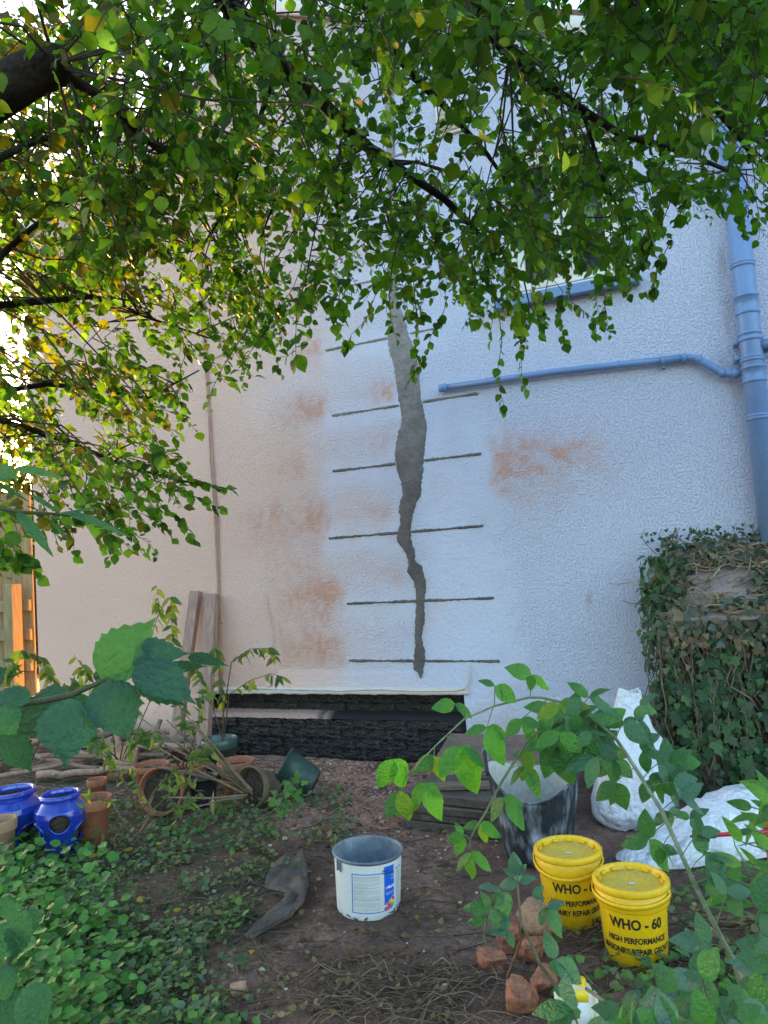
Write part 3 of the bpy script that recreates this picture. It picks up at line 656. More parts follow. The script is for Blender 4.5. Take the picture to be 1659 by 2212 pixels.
for o_ in [panel]+[c for c in lab.children if c is not panel]:
    me = o_.data; Vv = np.zeros(len(me.vertices)*3, np.float32); me.vertices.foreach_get('co', Vv); Vv = xf(Vv.reshape(-1, 3)+org(lab), MT)-org(lab); me.vertices.foreach_set('co', Vv.astype(np.float32).ravel()); me.update()
lug = MB()
for du in (-.012, .0, .012): lug.box((.006, .006, .045 if du else .035), MT @ TR((*(np.array([math.cos(th-.98+du/RT), math.sin(th-.98+du/RT)])*(RT+.0005)), H-.034), rz=th-.98), .001)
lug.build('handle_lug', M['bucket_grey'], t, smooth=False)

# ============================================================ BLACK RUBBER TUB
p = gp(1163, 1848); t = thing('rubber_tub', 'large black flexible tub smeared with dried plaster beside the white sacks', 'tub', p)
sx, sy, H = .228, .225, .40; thc = facing(p); rz = thc+math.pi/2; MT = TR(p, rz=rz)
def tubring(f, z, lip, n=64):
    a = np.arange(n)*2*math.pi/n; q = .70+.30*(z/H)**.85
    dip = (z/H)**2*(.045*np.cos(2*a)-.01*np.sin(a)+lip)+(z/H)**2*.035*np.sin(a); bul = 1+.02*np.sin(3*a+1)*(z/H)
    return np.stack([(sx*q*f)*bul*np.cos(a), sy*q*f*bul*np.sin(a), z+dip], 1)
def skin(mb, rings, M_, tint=(1, 1, 1), cap=True):
    n = len(rings[0]); V = np.vstack(rings); f = [(i*n+j, i*n+(j+1) % n, (i+1)*n+(j+1) % n, (i+1)*n+j) for i in range(len(rings)-1) for j in range(n)]
    if cap: f.append(tuple(range(n))[::-1])
    return mb.add(xf(V, M_), f, tint)
zs = np.linspace(0, H, 15)
mb = MB(); skin(mb, [tubring(1-(.05 if z == 0 else 0)+(.006 if i % 4 == 2 else 0), z, 0) for i, z in enumerate(zs)], MT); skin(mb, [tubring(1.0, H, 0), tubring(1.025, H-.004, .0), tubring(1.03, H+.006, 0), tubring(.975, H+.008, 0)], MT, cap=False)
mb.build('body', M['rubber'], t)
mb = MB(); skin(mb, [tubring(.975, H+.007, 0)]+[tubring(.965, z, 0) for z in zs[::-1][:-1]]+[tubring(.95, .02, 0)*np.array([1, 1, 1])], MT, cap=False); r_ = tubring(.9, .03, 0); mb.add(xf(np.vstack([r_, [[0, 0, .05]]]), MT), [(i, (i+1) % 64, 64) for i in range(64)]); mb.build('inside', M['rubber_inside'], t)
for s_ in (0, math.pi):
    a0 = s_; pts = []
    for q in np.linspace(0, 1, 13):
        a = a0+(q-.5)*.75; zz = H+.045+.085*math.sin(math.pi*q); pts.append((sx*1.01*math.cos(a), sy*1.01*math.sin(a), zz-.02*(abs(q-.5) > .4)))
    MB().tube(xf(pts, MT), .010, 8).build('handle', M['rubber'], t)

# ============================================================ RUBBLE SACKS, STICK, TUBE, PAPER
def crumple(V, amp, s, cen):
    n = V-np.asarray(cen); n /= np.linalg.norm(n, axis=1)[:, None]+1e-9
    a = np.arctan2(n[:, 1], n[:, 0])*2.2; h = V[:, 2]*5
    d = np.abs(fbm(a*1.2+s, h+V[:, 0]*3, s, 3)-.5)*2
    d2 = np.abs(fbm(V[:, 0]*11+V[:, 1]*7, V[:, 2]*12-V[:, 1]*6, s+5, 3)-.5)*2
    return V+n*((.32-d)*amp+(.3-d2)*amp*.45)[:, None]
p = gp(1362, 1790); t = thing('rubble_sack', 'upright white woven rubble sack with twisted top beside the black tub', 'sack', p)
top = on_y(1368, 1492, p[1]+.30); H = top[2]-p[2]; n = 96; rings = []
for q in np.linspace(0, 1, 60):
    c_ = p+np.array([.0, .05, 0])*0; cx = p[0]+(top[0]-p[0])*q**1.6+.02*math.sin(q*5); cy = p[1]+.10+(top[1]-p[1]-.10)*q; z = p[2]+H*q
    a = np.arange(n)*2*math.pi/n
    R = np.interp(q, [0, .04, .15, .35, .55, .72, .86, 1], [.16, .205, .225, .21, .165, .115, .075, .055]); Ry = np.interp(q, [0, .1, .4, .7, 1], [.15, .19, .16, .07, .025])
    fold = 1+.08*np.sin(a*5+q*3)*sstep(.05, .6, q)+.06*np.sin(a*11-q*4+np.sin(a*2))*sstep(.1, .8, q)
    rings.append(np.stack([cx+R*fold*np.cos(a), cy+Ry*fold*np.sin(a), np.full(n, z)+.012*np.sin(a*2)*q], 1))
V = np.vstack(rings); V = crumple(V, .03, 3, (p[0], p[1]+.1, p[2]+.25))
V[:, 2] = np.maximum(V[:, 2], p[2]-.005)
MB().add(V, [(i*n+j, i*n+(j+1) % n, (i+1)*n+(j+1) % n, (i+1)*n+j) for i in range(59) for j in range(n)]).build('sack_body', M['white_sack'], t)
A = gp(1345, 1868); B = gp(1700, 1800); t = thing('rubble_sack', 'half empty white rubble sack lying on its side at the right edge', 'sack', A)
ax = B-A; Ls = np.linalg.norm(ax); ax /= Ls; sd_ = np.array([-ax[1], ax[0], 0]); Ls = 1.05; rings = []; n = 72; m = 60
for q in np.linspace(0, 1, m):
    c_ = A+ax*Ls*q; a = np.arange(n)*2*math.pi/n
    wd = np.interp(q, [0, .03, .2, .5, .8, .97, 1], [.04, .10, .17, .23, .25, .2, .05]); hh = np.interp(q, [0, .04, .2, .4, .62, .8, .95, 1], [.01, .03, .09, .16, .23, .24, .16, .02])
    P_ = c_+np.outer(np.cos(a)*wd, sd_)+np.array([0, 0, 1])*(np.where(np.sin(a) > 0, np.sin(a)*hh*1.0, np.sin(a)*.015)+.0)[:, None]+sd_*.06*q; P_[:, 2] += .012; rings.append(P_)
V = crumple(np.vstack(rings), .035, 21, A+ax*.5*Ls+np.array([0, 0, -.05])); V[:, 2] = np.maximum(V[:, 2], gz(V[:, 0], V[:, 1])+.002)
MB().add(V, [(i*n+j, i*n+(j+1) % n, (i+1)*n+(j+1) % n, (i+1)*n+j) for i in range(m-1) for j in range(n)]).build('sack_body', M['white_sack'], t)
q0 = at(1490, 1807, 3.05); q1 = at(1700, 1794, 3.0); t = thing('stick', 'thin red stick with a black tip lying across the white sack', 'stick', q0); d = (q1-q0)/np.linalg.norm(q1-q0)
MB().tube([q0+d*.10, q1], .0085, 10).build('shaft', M['red_paint'], t); MB().tube([q0, q0+d*.03, q0+d*.045, q0+d*.10], [.004, .006, .0135, .0125], 10).build('tip', M['black_plastic'], t)
q = at(1664, 1775, 3.05); t = thing('sealant_tube', 'yellow tube with red nozzle standing on the lying sack at the right edge', 'tube', (q[0], q[1], float(at(1664, 1862, 3.05)[2]))); zb = t.location[2]; zt = q[2]
MB().lathe([(0, 0), (.026, 0), (.026, zt-zb), (.030, zt-zb), (.030, zt-zb+.02), (.01, zt-zb+.025)], 20, TR((q[0], q[1], zb))).build('cartridge', mat('orange_plastic', (.75, .33, .02), None, .4), t)
MB().lathe([(.010, zt-zb+.02), (.006, zt-zb+.07), (.003, zt-zb+.14), (0, zt-zb+.14)], 12, TR((q[0], q[1], zb))).build('nozzle', M['red_paint'], t)
q = at(1622, 1775, 3.1); pp = MB(); G = np.linspace(0, 1, 9); V = np.array([q+np.array([(u-.5)*.16, (v-.5)*.10, .02*math.sin(u*5+v*3)+.03*v]) for v in G for u in G])
pp.add(V, [(i*9+j, i*9+j+1, (i+1)*9+j+1, (i+1)*9+j) for i in range(8) for j in range(8)], np.array([(.75, .77, .85) if (i//9) > 2 or (i % 9) < 4 else ((.45, .12, .16) if i % 9 < 6 else (.10, .22, .6)) for i in range(81)]))
tag(pp.build('paper_packet', M['print'], None), 'crumpled printed paper packet resting on the lying sack', 'packet')

# ============================================================ SLAB STACK AND BOARDS
c0 = on_z(905, 1762, 0); x0 = c0[0]; y0 = gp(930, 1800)[1]; zc = .0
slabs = [('lowest of four dark stone slabs stacked left of the black tub', .05), ('second slab up in the dark stack left of the tub', .045), ('third slab up in the dark stack left of the tub', .045), ('top dark slab of the stack, its wet face showing left of the tub', .05)]
z = float(gz(x0+.3, y0+.25))
for i, (lb, h) in enumerate(slabs):
    o = MB().box((.62, .50, h), TR((x0+.33+rnd.uniform(-.02, .02), y0+.27+rnd.uniform(-.02, .025), z+h/2), rz=-.10+rnd.uniform(-.05, .05)), .006, jit=.0008).build('stone_slab', M['dark_slab'], None, smooth=False)
    tag(o, lb, 'slab', 'stacked dark slabs'); z += h+.003
for i, (lb, dx, dy, L_, wd, rz_, m_) in enumerate((('pale narrow board lying on the dark slabs behind the tub', .42, .22, .55, .10, .25, 'grey_wood'), ('second pale board crossing above the dark slabs', .58, .33, .6, .12, -.15, 'grey_wood'), ('brown board with cut end on the slab stack', .36, .36, .5, .09, .5, 'timber'))):
    o = MB().box((L_, wd, .024), TR((x0+dx, y0+dy, z+.014+i*.027), rz=rz_), .003).build('board', M[m_], None, smooth=False); tag(o, lb, 'board', 'offcut boards on the slab stack')
bq = [on_z(1012, 1603, .17), on_z(1195, 1600, .17)]
o = MB().box((.80, .42, .03), TR(((bq[0][0]+bq[1][0])/2+.02, 4.92, .21), rx=.20, rz=.02), .004).build('wide_board', mat('rusty_board', (.21, .125, .095), (.14, .09, .07), .7, 5, fine=(30, .2), bump=(30, .004)), None, smooth=False); tag(o, 'wide reddish board propped flat between the slab stack and the wall', 'board')
for i in range(5):
    o = MB().box((.09, .55, .02), TR((-.98+i*.05, 4.5+i*.03, .22+.028*i), rx=.25, rz=-.5+.1*i), .003).build('lath', M['grey_wood'], None, smooth=False); tag(o, ('lowest', 'second', 'middle', 'fourth', 'topmost')[i]+' grey wooden lath in the fan of offcuts behind the black tub', 'lath', 'fan of grey laths behind the tub')
pb = on_y(1352, 1500, WY-.2); o = MB().box((.14, .025, .54), TR((pb[0]+.05, WY-.15, .255), rx=-.16, ry=.06), .003).build('offcut_board', M['grey_wood'], None, smooth=False); tag(o, 'tan board leaning on the wall behind the upright white sack', 'board')

# ============================================================ BITS LYING IN FRONT
rows = [(1862, 612, 656), (1890, 592, 664), (1920, 576, 666), (1940, 572, 668), (1952, 622, 664), (1975, 604, 655), (2000, 572, 632), (2022, 548, 592), (2047, 527, 542)]
V = []; nU, nV = 26, 44                                # roofing felt, creased and curled up
for i in range(nV):
    y_ = 1862+(2047-1862)*i/(nV-1); xa = np.interp(y_, [q[0] for q in rows], [q[1] for q in rows])+rnd.uniform(-2, 2); xb = np.interp(y_, [q[0] for q in rows], [q[2] for q in rows])+rnd.uniform(-1.5, 1.5)
    for j in range(nU):
        u = j/(nU-1); v = i/(nV-1); p = gp(xa+(xb-xa)*u, y_)
        lift = .010+.045*math.exp(-((u-.80)/.16)**2-((v-.42)/.10)**2)+.02*math.exp(-((u-.97)/.12)**2)*(1-v)+.022*math.exp(-((u-.25)/.3)**2-((v-.78)/.16)**2)+.02*float(fbm(u*5, v*8, 4))+.012*abs(math.sin(u*5+v*7))
        p[2] += lift; V.append(p)
me = MB().add(V, [(i*nU+j, i*nU+j+1, (i+1)*nU+j+1, (i+1)*nU+j) for i in range(nV-1) for j in range(nU-1)])
o = me.build('roofing_felt', M['felt'], None); sm_ = o.modifiers.new('thick', 'SOLIDIFY'); sm_.thickness = .004; tag(o, 'crumpled dark brown sheet of felt lying left of the open bucket', 'felt sheet')
def rock(name, label, px, py, size, seed, m_, dz=.0, rz=0, rx=0, group='broken brick lumps by the yellow buckets', flat=.25):
    bm = bmesh.new(); bmesh.ops.create_cube(bm, size=1); bmesh.ops.subdivide_edges(bm, edges=bm.edges[:], cuts=9, use_grid_fill=True); r = random.Random(seed)
    for v in bm.verts:
        c_ = v.co; k = 1+.16*math.sin(c_.x*5+seed)+.14*math.sin(c_.y*6+seed*2)
        size_ = size; v.co = Vector((c_.x*size[0]*k+r.uniform(-1, 1)*.008*size[0], c_.y*size[1]*(1+.22*math.sin(c_.z*5+seed))+r.uniform(-1, 1)*.008*size[1], c_.z*size[2]*(1+.18*math.sin(c_.x*4+seed))+r.uniform(-1, 1)*.008*size[2]))
    for _ in range(11):
        d = Vector((r.uniform(-1, 1), r.uniform(-1, 1), r.uniform(-.4, 1))).normalized(); 
        lim = max(v.co.dot(d) for v in bm.verts)*r.uniform(.60, .86)
        for v in bm.verts:
            q = v.co.dot(d)
            if q > lim: v.co -= d*(q-lim)*.98
    bm.verts.index_update(); V = np.array([v.co[:] for v in bm.verts]); f = [tuple(v.index for v in q.verts) for q in bm.faces]; bm.free()
    V = V*(.96+.10*(fbm(V[:, 0]*40+seed, V[:, 1]*40+V[:, 2]*32, seed, 3)-.2))[:, None]
    p = gp(px, py); V = xf(V*.92, TR((0, 0, 0), rz=rz, rx=rx)); V[:, 2] -= V[:, 2].min(); V = V+p+np.array([0, 0, dz-.008])
    o = MB().add(V, f).build(name, M[m_], None, smooth=False); return tag(o, label, 'brick lump', group)
rock('brick_lump', 'largest orange brick lump with a flat worn face, left of the yellow buckets', 1160, 2045, (.17, .11, .11), 2, 'brick_orange', .05, .35, .35)
rock('brick_lump', 'small square red brick lump standing apart at the left of the rubble', 1063, 2098, (.10, .08, .085), 5, 'brick_red', 0, .6, .1)
rock('brick_lump', 'dark red lump leaning under the largest orange brick', 1152, 2075, (.13, .08, .08), 9, 'brick_red', 0, .9, .4)
rock('brick_lump', 'brown brick lump between the sapling stem and the orange brick', 1102, 2048, (.10, .08, .09), 11, 'brick_red', 0, .2, .2)
rock('brick_lump', 'rusty upright brick piece above the white bottle', 1178, 2150, (.12, .07, .09), 13, 'brick_red', 0, 1.3, .5)
rock('brick_lump', 'broken brick at the bottom edge left of the white bottle', 1130, 2195, (.13, .10, .10), 17, 'brick_red', 0, .4, .5)
rock('brick_lump', 'grey red fragment lying behind the rubble near the rear yellow bucket', 1085, 2010, (.08, .05, .04), 23, 'brick_red', 0, .3, 0)
rock('stone', 'pale yellowish stone lying on soil near the bottom of the photo', 512, 2140, (.06, .05, .04), 31, 'tan_clay', 0, .5, 0, None)
for lb, x, y in (('reddish slab corner in grass right of the front yellow bucket', 1520, 2010), ('brick chip in the gravel in front of the black plinth', 700, 1718)): rock('brick_chip', lb, x, y, (.07, .05, .03), x, 'brick_orange', 0, x, 0, 'brick chips on the ground')
p = gp(1250, 2225, 0); t = thing('plastic_bottle', 'white plastic bottle with yellow topped label at the bottom edge', 'bottle', p)
MT = TR(p, rz=.25, rx=-.10); zt = z_for(p, 2128)-p[2]; 
mb = MB(); mb.box((.105, .075, zt*.97), MT @ TR((0, 0, zt*.485)), .022, seg=4); mb.build('body', M['bottle_white'], t)
for s_ in (-1, 1): MB().box((.018, .05, zt*.75), MT @ TR((s_*.058, 0, zt*.40)), .008, seg=3).build('grip', M['bottle_white'], t)
lb_ = MB().box((.072, .002, zt*.86), MT @ TR((.0, -.0385, zt*.46)), 0).build('label', M['label_white'], t); MB().box((.071, .002, .035), MT @ TR((0, -.0400, zt*.845)), 0, tint=(.8, .58, .02)).build('label_band', M['print'], lb_)
MB().lathe([(.016, 0), (.016, .012), (.013, .02), (0, .02)], 18, MT @ TR((.02, .0, zt*.97))).build('cap', M['yellow_plastic'], t)

# ============================================================ POTS
M['old_clay'] = mat('old_clay', (.17, .11, .06), (.09, .075, .04), .9, 9, fine=(60, .2))
def pot(name, label, base, yrim, wpx, m_, rbase=.72, band=True, soil=True, group='flower pots by the wall', th=.008, lie=None, hh=None, wall_=None):
    base = np.array(base, float); zr = z_for(base, yrim) if hh is None else base[2]+hh; h = zr-base[2]; dp = proj((base[0], base[1], zr))[2]; R = wpx/2/FPX*dp
    t = thing(name, label, 'plant pot', base, group)
    rb = R*rbase; f = lambda q: rb+(R-.006-rb)*q
    prof = [(0, 0), (rb-.003, 0), (rb, .004)]
    if band: prof += [(f(.78), h*.78), (R-.001, h*.79), (R, h*.80), (R+.002, h-.004)]
    else: prof += [(f(.5), h*.5), (R-.004, h-.014), (R+.003, h-.012), (R+.003, h-.003)]
    prof += [(R-.001, h), (R-th, h), (R-th-.003, h-.006), (f(.5)-th, h*.5), (rb-th, .012), (0, .012)]
    MT = TR(base) if lie is None else TR(base) @ lie(R, h)
    MB().lathe(prof, 44, MT).build('pot_body', M[m_], t)
    if soil: MB().disc(f(.8)-th+.002, h*.80, 30, MT, bump=.012).build('soil', M['soil'], t)
    return t
def lying(az, tip=0.0): return lambda R, h: TR((0, 0, R*.98), rz=az) @ TR((0, 0, 0), ry=math.pi/2+tip) @ TR((0, 0, -h*.5))
pot('terracotta_pot', 'light tan clay pot cut by the left edge in front of the blue pots', gp(-2, 1885), 1770, 76, 'tan_clay', .74)
def strawberry(name, label, base, yrim, wrim, pockets):
    base = np.array(base); h = z_for(base, yrim)-base[2]; dp = proj((base[0], base[1], base[2]+h))[2]; R = wrim/2/FPX*dp
    t = thing(name, label, 'plant pot', base, 'blue strawberry pots'); th = facing(base)
    prof = [(0, 0), (R*.78, 0), (R*.82, .008), (R*.85, h*.12), (R*.98, h*.3), (R*1.22, h*.52), (R*1.34, h*.66), (R*1.28, h*.76), (R*1.02, h*.855), (R*.93, h*.885), (R*.96, h*.90), (R*1.06, h*.925), (R*1.08, h*.955), (R*1.04, h*.985), (R*.97, h), (R*.89, h*.985), (R*.85, h*.93), (R*.86, h*.86)]
    zz = [q[1] for q in prof]; fine = [(float(np.interp(s, np.arange(len(prof)), [q[0] for q in prof])), float(np.interp(s, np.arange(len(prof)), zz))) for s in np.arange(0, len(prof)-1+1e-6, .2)]
    Rz = lambda z: float(np.interp(z, zz[:14], [q[0] for q in prof[:14]])); pr = R*.56
    def skip(a, z):
        if z > h*.84: return False
        for da, pz in pockets:
            d = (a-th-da+math.pi) % (2*math.pi)-math.pi; u = d*Rz(pz*h)
            if (u/pr)**2+((z-pz*h)/(pr*.92))**2 < 1: return True
        return False
    MB().lathe(fine, 120, TR(base), skip=skip).build('pot_body', M['blue_glaze'], t)
    for da, pz in pockets:
        pts = []
        for q in np.linspace(0, 2*math.pi, 33)[:-1]:
            u = pr*1.0*math.cos(q); z = pz*h+pr*.92*math.sin(q); a = th+da+u/Rz(pz*h); rr = Rz(z)+.003; pts.append(base+np.array([rr*math.cos(a), rr*math.sin(a), z]))
        pts.append(pts[0]); MB().tube(pts, .0065, 8, cap=False).build('pocket_rim', M['blue_glaze'], t)
    MB().lathe([(q[0]*.9, q[1]) for q in prof[:11]]+[(R*.83, h*.86), (0, h*.87)], 40, TR(base)).build('soil', M['soil'], t)
strawberry('strawberry_pot', 'front blue glazed strawberry pot with a round pocket hole facing the viewer', gp(134, 1845), 1712, 80, [(-.05, .58), (1.15, .36), (-1.35, .42)])
strawberry('strawberry_pot', 'blue glazed strawberry pot at the left edge behind the tan clay pot', gp(28, 1838), 1705, 94, [(-.35, .50), (.75, .30), (2.0, .4)])
pot('terracotta_pot', 'large plain terracotta pot just right of the front blue pot', gp(204, 1826), 1722, 78, 'terracotta', .66)
pot('terracotta_pot', 'small terracotta pot behind the large terracotta one, near the blue pots', gp(212, 1750), 1682, 42, 'terracotta', .72)
pot('terracotta_bowl', 'wide terracotta bowl with soil, left one of the pair in the middle of the pots', gp(330, 1712), 1650, 76, 'terracotta', .8)
pot('terracotta_bowl', 'wide terracotta bowl with soil, right one of the pair in the middle of the pots', gp(408, 1706), 1654, 74, 'terracotta', .8)
pot('terracotta_pot', 'terracotta pot lying down with its mouth facing the viewer below the two bowls', gp(363, 1752), 0, 98, 'terracotta', .66, soil=True, lie=lying(math.radians(-75), -.15), hh=.22)
pot('black_pot', 'black plastic pot with dry soil right of the terracotta bowls', gp(441, 1735), 1676, 64, 'black_plastic', .75, band=False)
pot('terracotta_pot', 'terracotta pot holding moss behind the lying pots', gp(513, 1712), 1642, 80, 'terracotta', .7)
pot('clay_pot', 'mossy clay pot on its side with dead stems, left of the green plastic pot', gp(565, 1742), 0, 88, 'old_clay', .66, soil=True, lie=lying(math.radians(-100), -.2), hh=.22)
pot('green_plastic_pot', 'dark green plastic pot tipped over beside the gravel with ivy in it', gp(648, 1722), 0, 92, 'green_plastic', .66, band=False, lie=lying(math.radians(195), -.50), hh=.24)
pot('green_pot', 'dark green glazed pot standing against the black plinth with a thin shrub', gp(478, 1690), 1594, 78, 'green_glaze', .72)
tb = gp(262, 1680); zt = z_for(tb, 1618)-tb[2]; t = thing('clay_trough', 'pale oval clay trough half hidden behind the leaves and bowls', 'plant pot', tb)
mb = MB(); mb.lathe([(0, 0), (.12, 0), (.15, zt), (.135, zt), (.11, .02), (0, .02)], 40, TR(tb) @ np.diag([1, .7, 1, 1])); mb.build('pot_body', M['tan_clay'], t)

# ============================================================ TIMBER POSTS LEANING ON THE WALL
def lean(label, x0, y0, x1, y1, Yt, w, d):
    top = on_y(x1, y1, Yt); bot = on_z(x0, y0, 0.0); bot[1] = WY-.30; bot = on_y(x0, y0, WY-.34); bot[2] = 0
    v = top-bot; L_ = np.linalg.norm(v); z = v/L_; x = np.array([1, .12, 0]); x = x-z*np.dot(x, z); x /= np.linalg.norm(x); y = np.cross(z, x); Mx = np.eye(4); Mx[:3, 0] = x; Mx[:3, 1] = y; Mx[:3, 2] = z; Mx[:3, 3] = (top+bot)/2
    t = thing('timber_post', label, 'post', bot, 'timber posts leaning on the wall'); MB().box((w, d, L_), Mx, .003).build('post_body', M['timber'], t, smooth=False)
    return t, Mx, L_
t, Mx, L_ = lean('right leaning timber post with a small bolt hole at its top', 436, 1640, 459, 1284, WY-.06, .10, .075)
MB().lathe([(.009, 0), (0, .001)], 12, Mx @ TR((-.025, -.0362, L_/2-.045)) @ TR((0, 0, 0), rx=math.pi/2)).build('bolt_hole', M['black_plastic'], t)
lean('left leaning timber post, plain and tilted further', 372, 1640, 424, 1277, WY-.05, .088, .065)
# ============================================================ CUT BRANCHES AND OLD PLANKS BEHIND THE POTS
for i in range(50):
    x = rnd.uniform(-6.2, -3.85); y = rnd.uniform(4.35, 5.15); z = .03+rnd.random()**1.5*.26*(1-abs(y-4.85)/.6*.6); a = rnd.gauss(.05, .45); L_ = rnd.uniform(.35, 1.1); r0 = rnd.uniform(.012, .036)
    d = np.array([math.cos(a), math.sin(a), rnd.uniform(-.12, .2)]); n = 7
    pts = [np.array((x, y, z))+d*L_*(q/(n-1)-.5)+np.array([0, 0, 1])*rnd.uniform(-.012, .012)+np.array([0, 1, 0])*rnd.uniform(-.012, .012) for q in range(n)]
    tn = np.array([.30, .19, .135])*rnd.uniform(.6, 1.3)
    tag(MB().tube(pts, np.linspace(r0, r0*.7, n), 9, tint=tn).build('cut_branch', M['twig'], None), 'dry brown cut branch in the pile between the pots and the wall', 'branch', 'pile of cut branches')
for i, (lb, a, b, w) in enumerate((('long grey plank slanting up from the pots towards the leaning posts', (318, 1672), (410, 1568), .10), ('pale stake leaning left of the slanting grey plank', (300, 1680), (345, 1560), .03), ('grey plank end lying on the branch pile', (210, 1640), (330, 1612), .09), ('red brown board edge at the left behind the blue pots', (-20, 1690), (45, 1660), .08))):
    A = on_y(*a, 4.75); B = on_y(*b, 5.0); v = B-A; L_ = np.linalg.norm(v); z = v/L_; x = np.array([1, .2, 0.1]); x = x-z*np.dot(x, z); x /= np.linalg.norm(x); Mx = np.eye(4); Mx[:3, 0] = x; Mx[:3, 1] = np.cross(z, x); Mx[:3, 2] = z; Mx[:3, 3] = (A+B)/2
    tag(MB().box((w, .025, L_*1.1), Mx, .003).build('old_plank', M['timber' if i == 3 else 'grey_wood'], None, smooth=False), lb, 'plank')

# ============================================================ IVY-GROWN BUNKER AT THE RIGHT
bk = thing('masonry_bunker', 'low masonry bunker with a sloping slab top under ivy at the right', 'bunker', (.4, 4.95, 0))
bx0 = on_y(1458, 1500, 4.80)[0]; bx1 = 1.5; yf = 4.80
zf = on_y(1540, 1345, yf-.03)[2]; zb = on_y(1540, 1188, WY-.06)[2]
bm_ = MB(); bm_.box((bx1-bx0-.03, .42, zf-.10), TR(((bx0+bx1)/2+.015, yf+.27, (zf-.10)/2)), .0, tint=(.45, .4, .38)); bm_.build('core', M['concrete'], bk)
for r_ in range(int((zf-.12)/.0755)):                  # brick courses of the front
    for k in range(8):
        x = bx0+.11+k*.2165+(.108 if r_ % 2 else 0)
        o = link('brick', variants[(k+r_) % 6], bk); o.location = (np.array((x, yf+.048, .04+r_*.0755))-org(bk)).tolist(); o.rotation_euler = (rnd.uniform(-.02, .02), 0, rnd.uniform(-.01, .01))
        o.material_slots[0].link = 'OBJECT'; o.material_slots[0].material = M['dark_slab']
sl = math.atan2(zb-zf, WY-.06-yf+.03); Ls_ = math.hypot(zb-zf, WY-.06-yf+.03)
MB().box((bx1-bx0+.0, Ls_, .04), TR(((bx0+bx1)/2, (WY-.06+yf-.03)/2, (zf+zb)/2), rx=sl), .006).build('top_slab', M['concrete'], bk, smooth=False)
BUNK = (bx0, bx1, yf, zf, zb)
# ============================================================ LOOSE GROUND COVER
def unit(): 
    v = rng.normal(0, 1, 3); return v/np.linalg.norm(v)
oct_v = np.array([(1, 0, 0), (0, 1, 0), (-1, 0, 0), (0, -1, 0), (0, 0, 1), (0, 0, -1), (.6, .6, .6), (-.6, .5, .5)], float)
_bm = bmesh.new(); bmesh.ops.create_icosphere(_bm, subdivisions=1, radius=1); _bm.verts.index_update()
ico_v = np.array([v.co[:] for v in _bm.verts]); ico_f = np.array([[v.index for v in q.verts] for q in _bm.faces]); _bm.free()
def stones(name, N, pick, smin, smax, cols, seed):
    r = np.random.default_rng(seed); mb = MB(); pts = []
    while len(pts) < N:
        p = pick(r)
        if p is not None: pts.append(p)
    pts = np.array(pts); s = r.uniform(smin, smax, N)**1.0*(.6+.8*r.random(N)**3)
    V = ico_v[None]*(1+r.uniform(-.28, .28, (N, len(ico_v), 1)))*np.stack([s, s*r.uniform(.5, 1, N), s*r.uniform(.35, .7, N)], -1)[:, None]
    a = r.uniform(0, 6.3, N); c, q = np.cos(a)[:, None], np.sin(a)[:, None]
    V = np.stack([V[..., 0]*c-V[..., 1]*q, V[..., 0]*q+V[..., 1]*c, V[..., 2]], -1)
    V[..., 0] += pts[:, 0:1]; V[..., 1] += pts[:, 1:2]; V[..., 2] += (gz(pts[:, 0], pts[:, 1])+s*.15)[:, None]
    F = (ico_f[None]+(np.arange(N)*len(ico_v))[:, None, None]).reshape(-1, 3)
    col = np.asarray(cols)[r.integers(0, len(cols), N)]*r.uniform(.7, 1.25, (N, 1))
    mb.add(V.reshape(-1, 3), F, np.repeat(col, len(ico_v), 0)); o = mb.build(name, M['stone_mix'], None, smooth=False); o['kind'] = 'stuff'; return o
def pick_gravel(r):
    x = r.uniform(-3.9, -1.0); y = r.uniform(3.5, 5.28); w = sstep(3.5, 4.5, y+.5*(float(fbm(x*4, y*4, 5))-.5))
    return (x, y) if r.random() < w else None
GC = [(.38, .19, .13), (.25, .14, .10), (.42, .26, .18), (.15, .09, .07), (.46, .36, .28), (.33, .13, .075), (.26, .18, .145)]
stones('gravel', 5200, pick_gravel, .006, .019, GC, 3)
def pick_all(r):
    x = r.uniform(-3.2, .6); y = r.uniform(1.7, 4.4); return (x, y) if r.random() < .25+.75*(fbm(x*3, y*3, 66) > .5) else None
stones('grit', 4200, pick_all, .0025, .009, [(.12, .09, .07), (.19, .15, .12), (.3, .26, .22), (.08, .06, .045), (.24, .13, .08)], 5)
stones('pale_chippings', 150, lambda r: (r.uniform(-3.3, -.9), r.uniform(2.2, 5.1)), .006, .015, [(.6, .57, .5), (.5, .44, .34)], 8)
def sticks(name, N, poly, lmin, lmax, r0, cols, seed, arch=.02, flat=.2, z0=.004):
    r = np.random.default_rng(seed); mb = MB()
    for _ in range(N):
        x0, y0, x1, y1 = poly; p = gp(r.uniform(x0, x1), r.uniform(y0, y1)); L_ = r.uniform(lmin, lmax); a = r.normal(flat, .9)
        d = np.array([math.cos(a), math.sin(a), 0]); side = np.array([-d[1], d[0], 0]); b = r.normal(0, .12); pts = []
        for q in np.linspace(-.5, .5, 5):
            w = p+d*L_*q+side*L_*b*(4*q*q-.5); w[2] = float(gz(w[0], w[1]))+z0+abs(r.normal(0, .006))+arch*(1-4*q*q)*r.random(); pts.append(w)
        mb.tube(pts, [r0*r.uniform(.6, 1.3)]*4+[r0*.4], 4, np.array(cols[r.integers(len(cols))])*r.uniform(.7, 1.2), cap=False)
    o = mb.build(name, M['twig']); o['kind'] = 'stuff'; return o
STR = [(.20, .135, .08), (.13, .09, .06), (.09, .06, .042), (.26, .19, .12)]
sticks('straw', 210, (660, 2090, 1120, 2230), .08, .34, .0019, STR, 4, .04, .5)
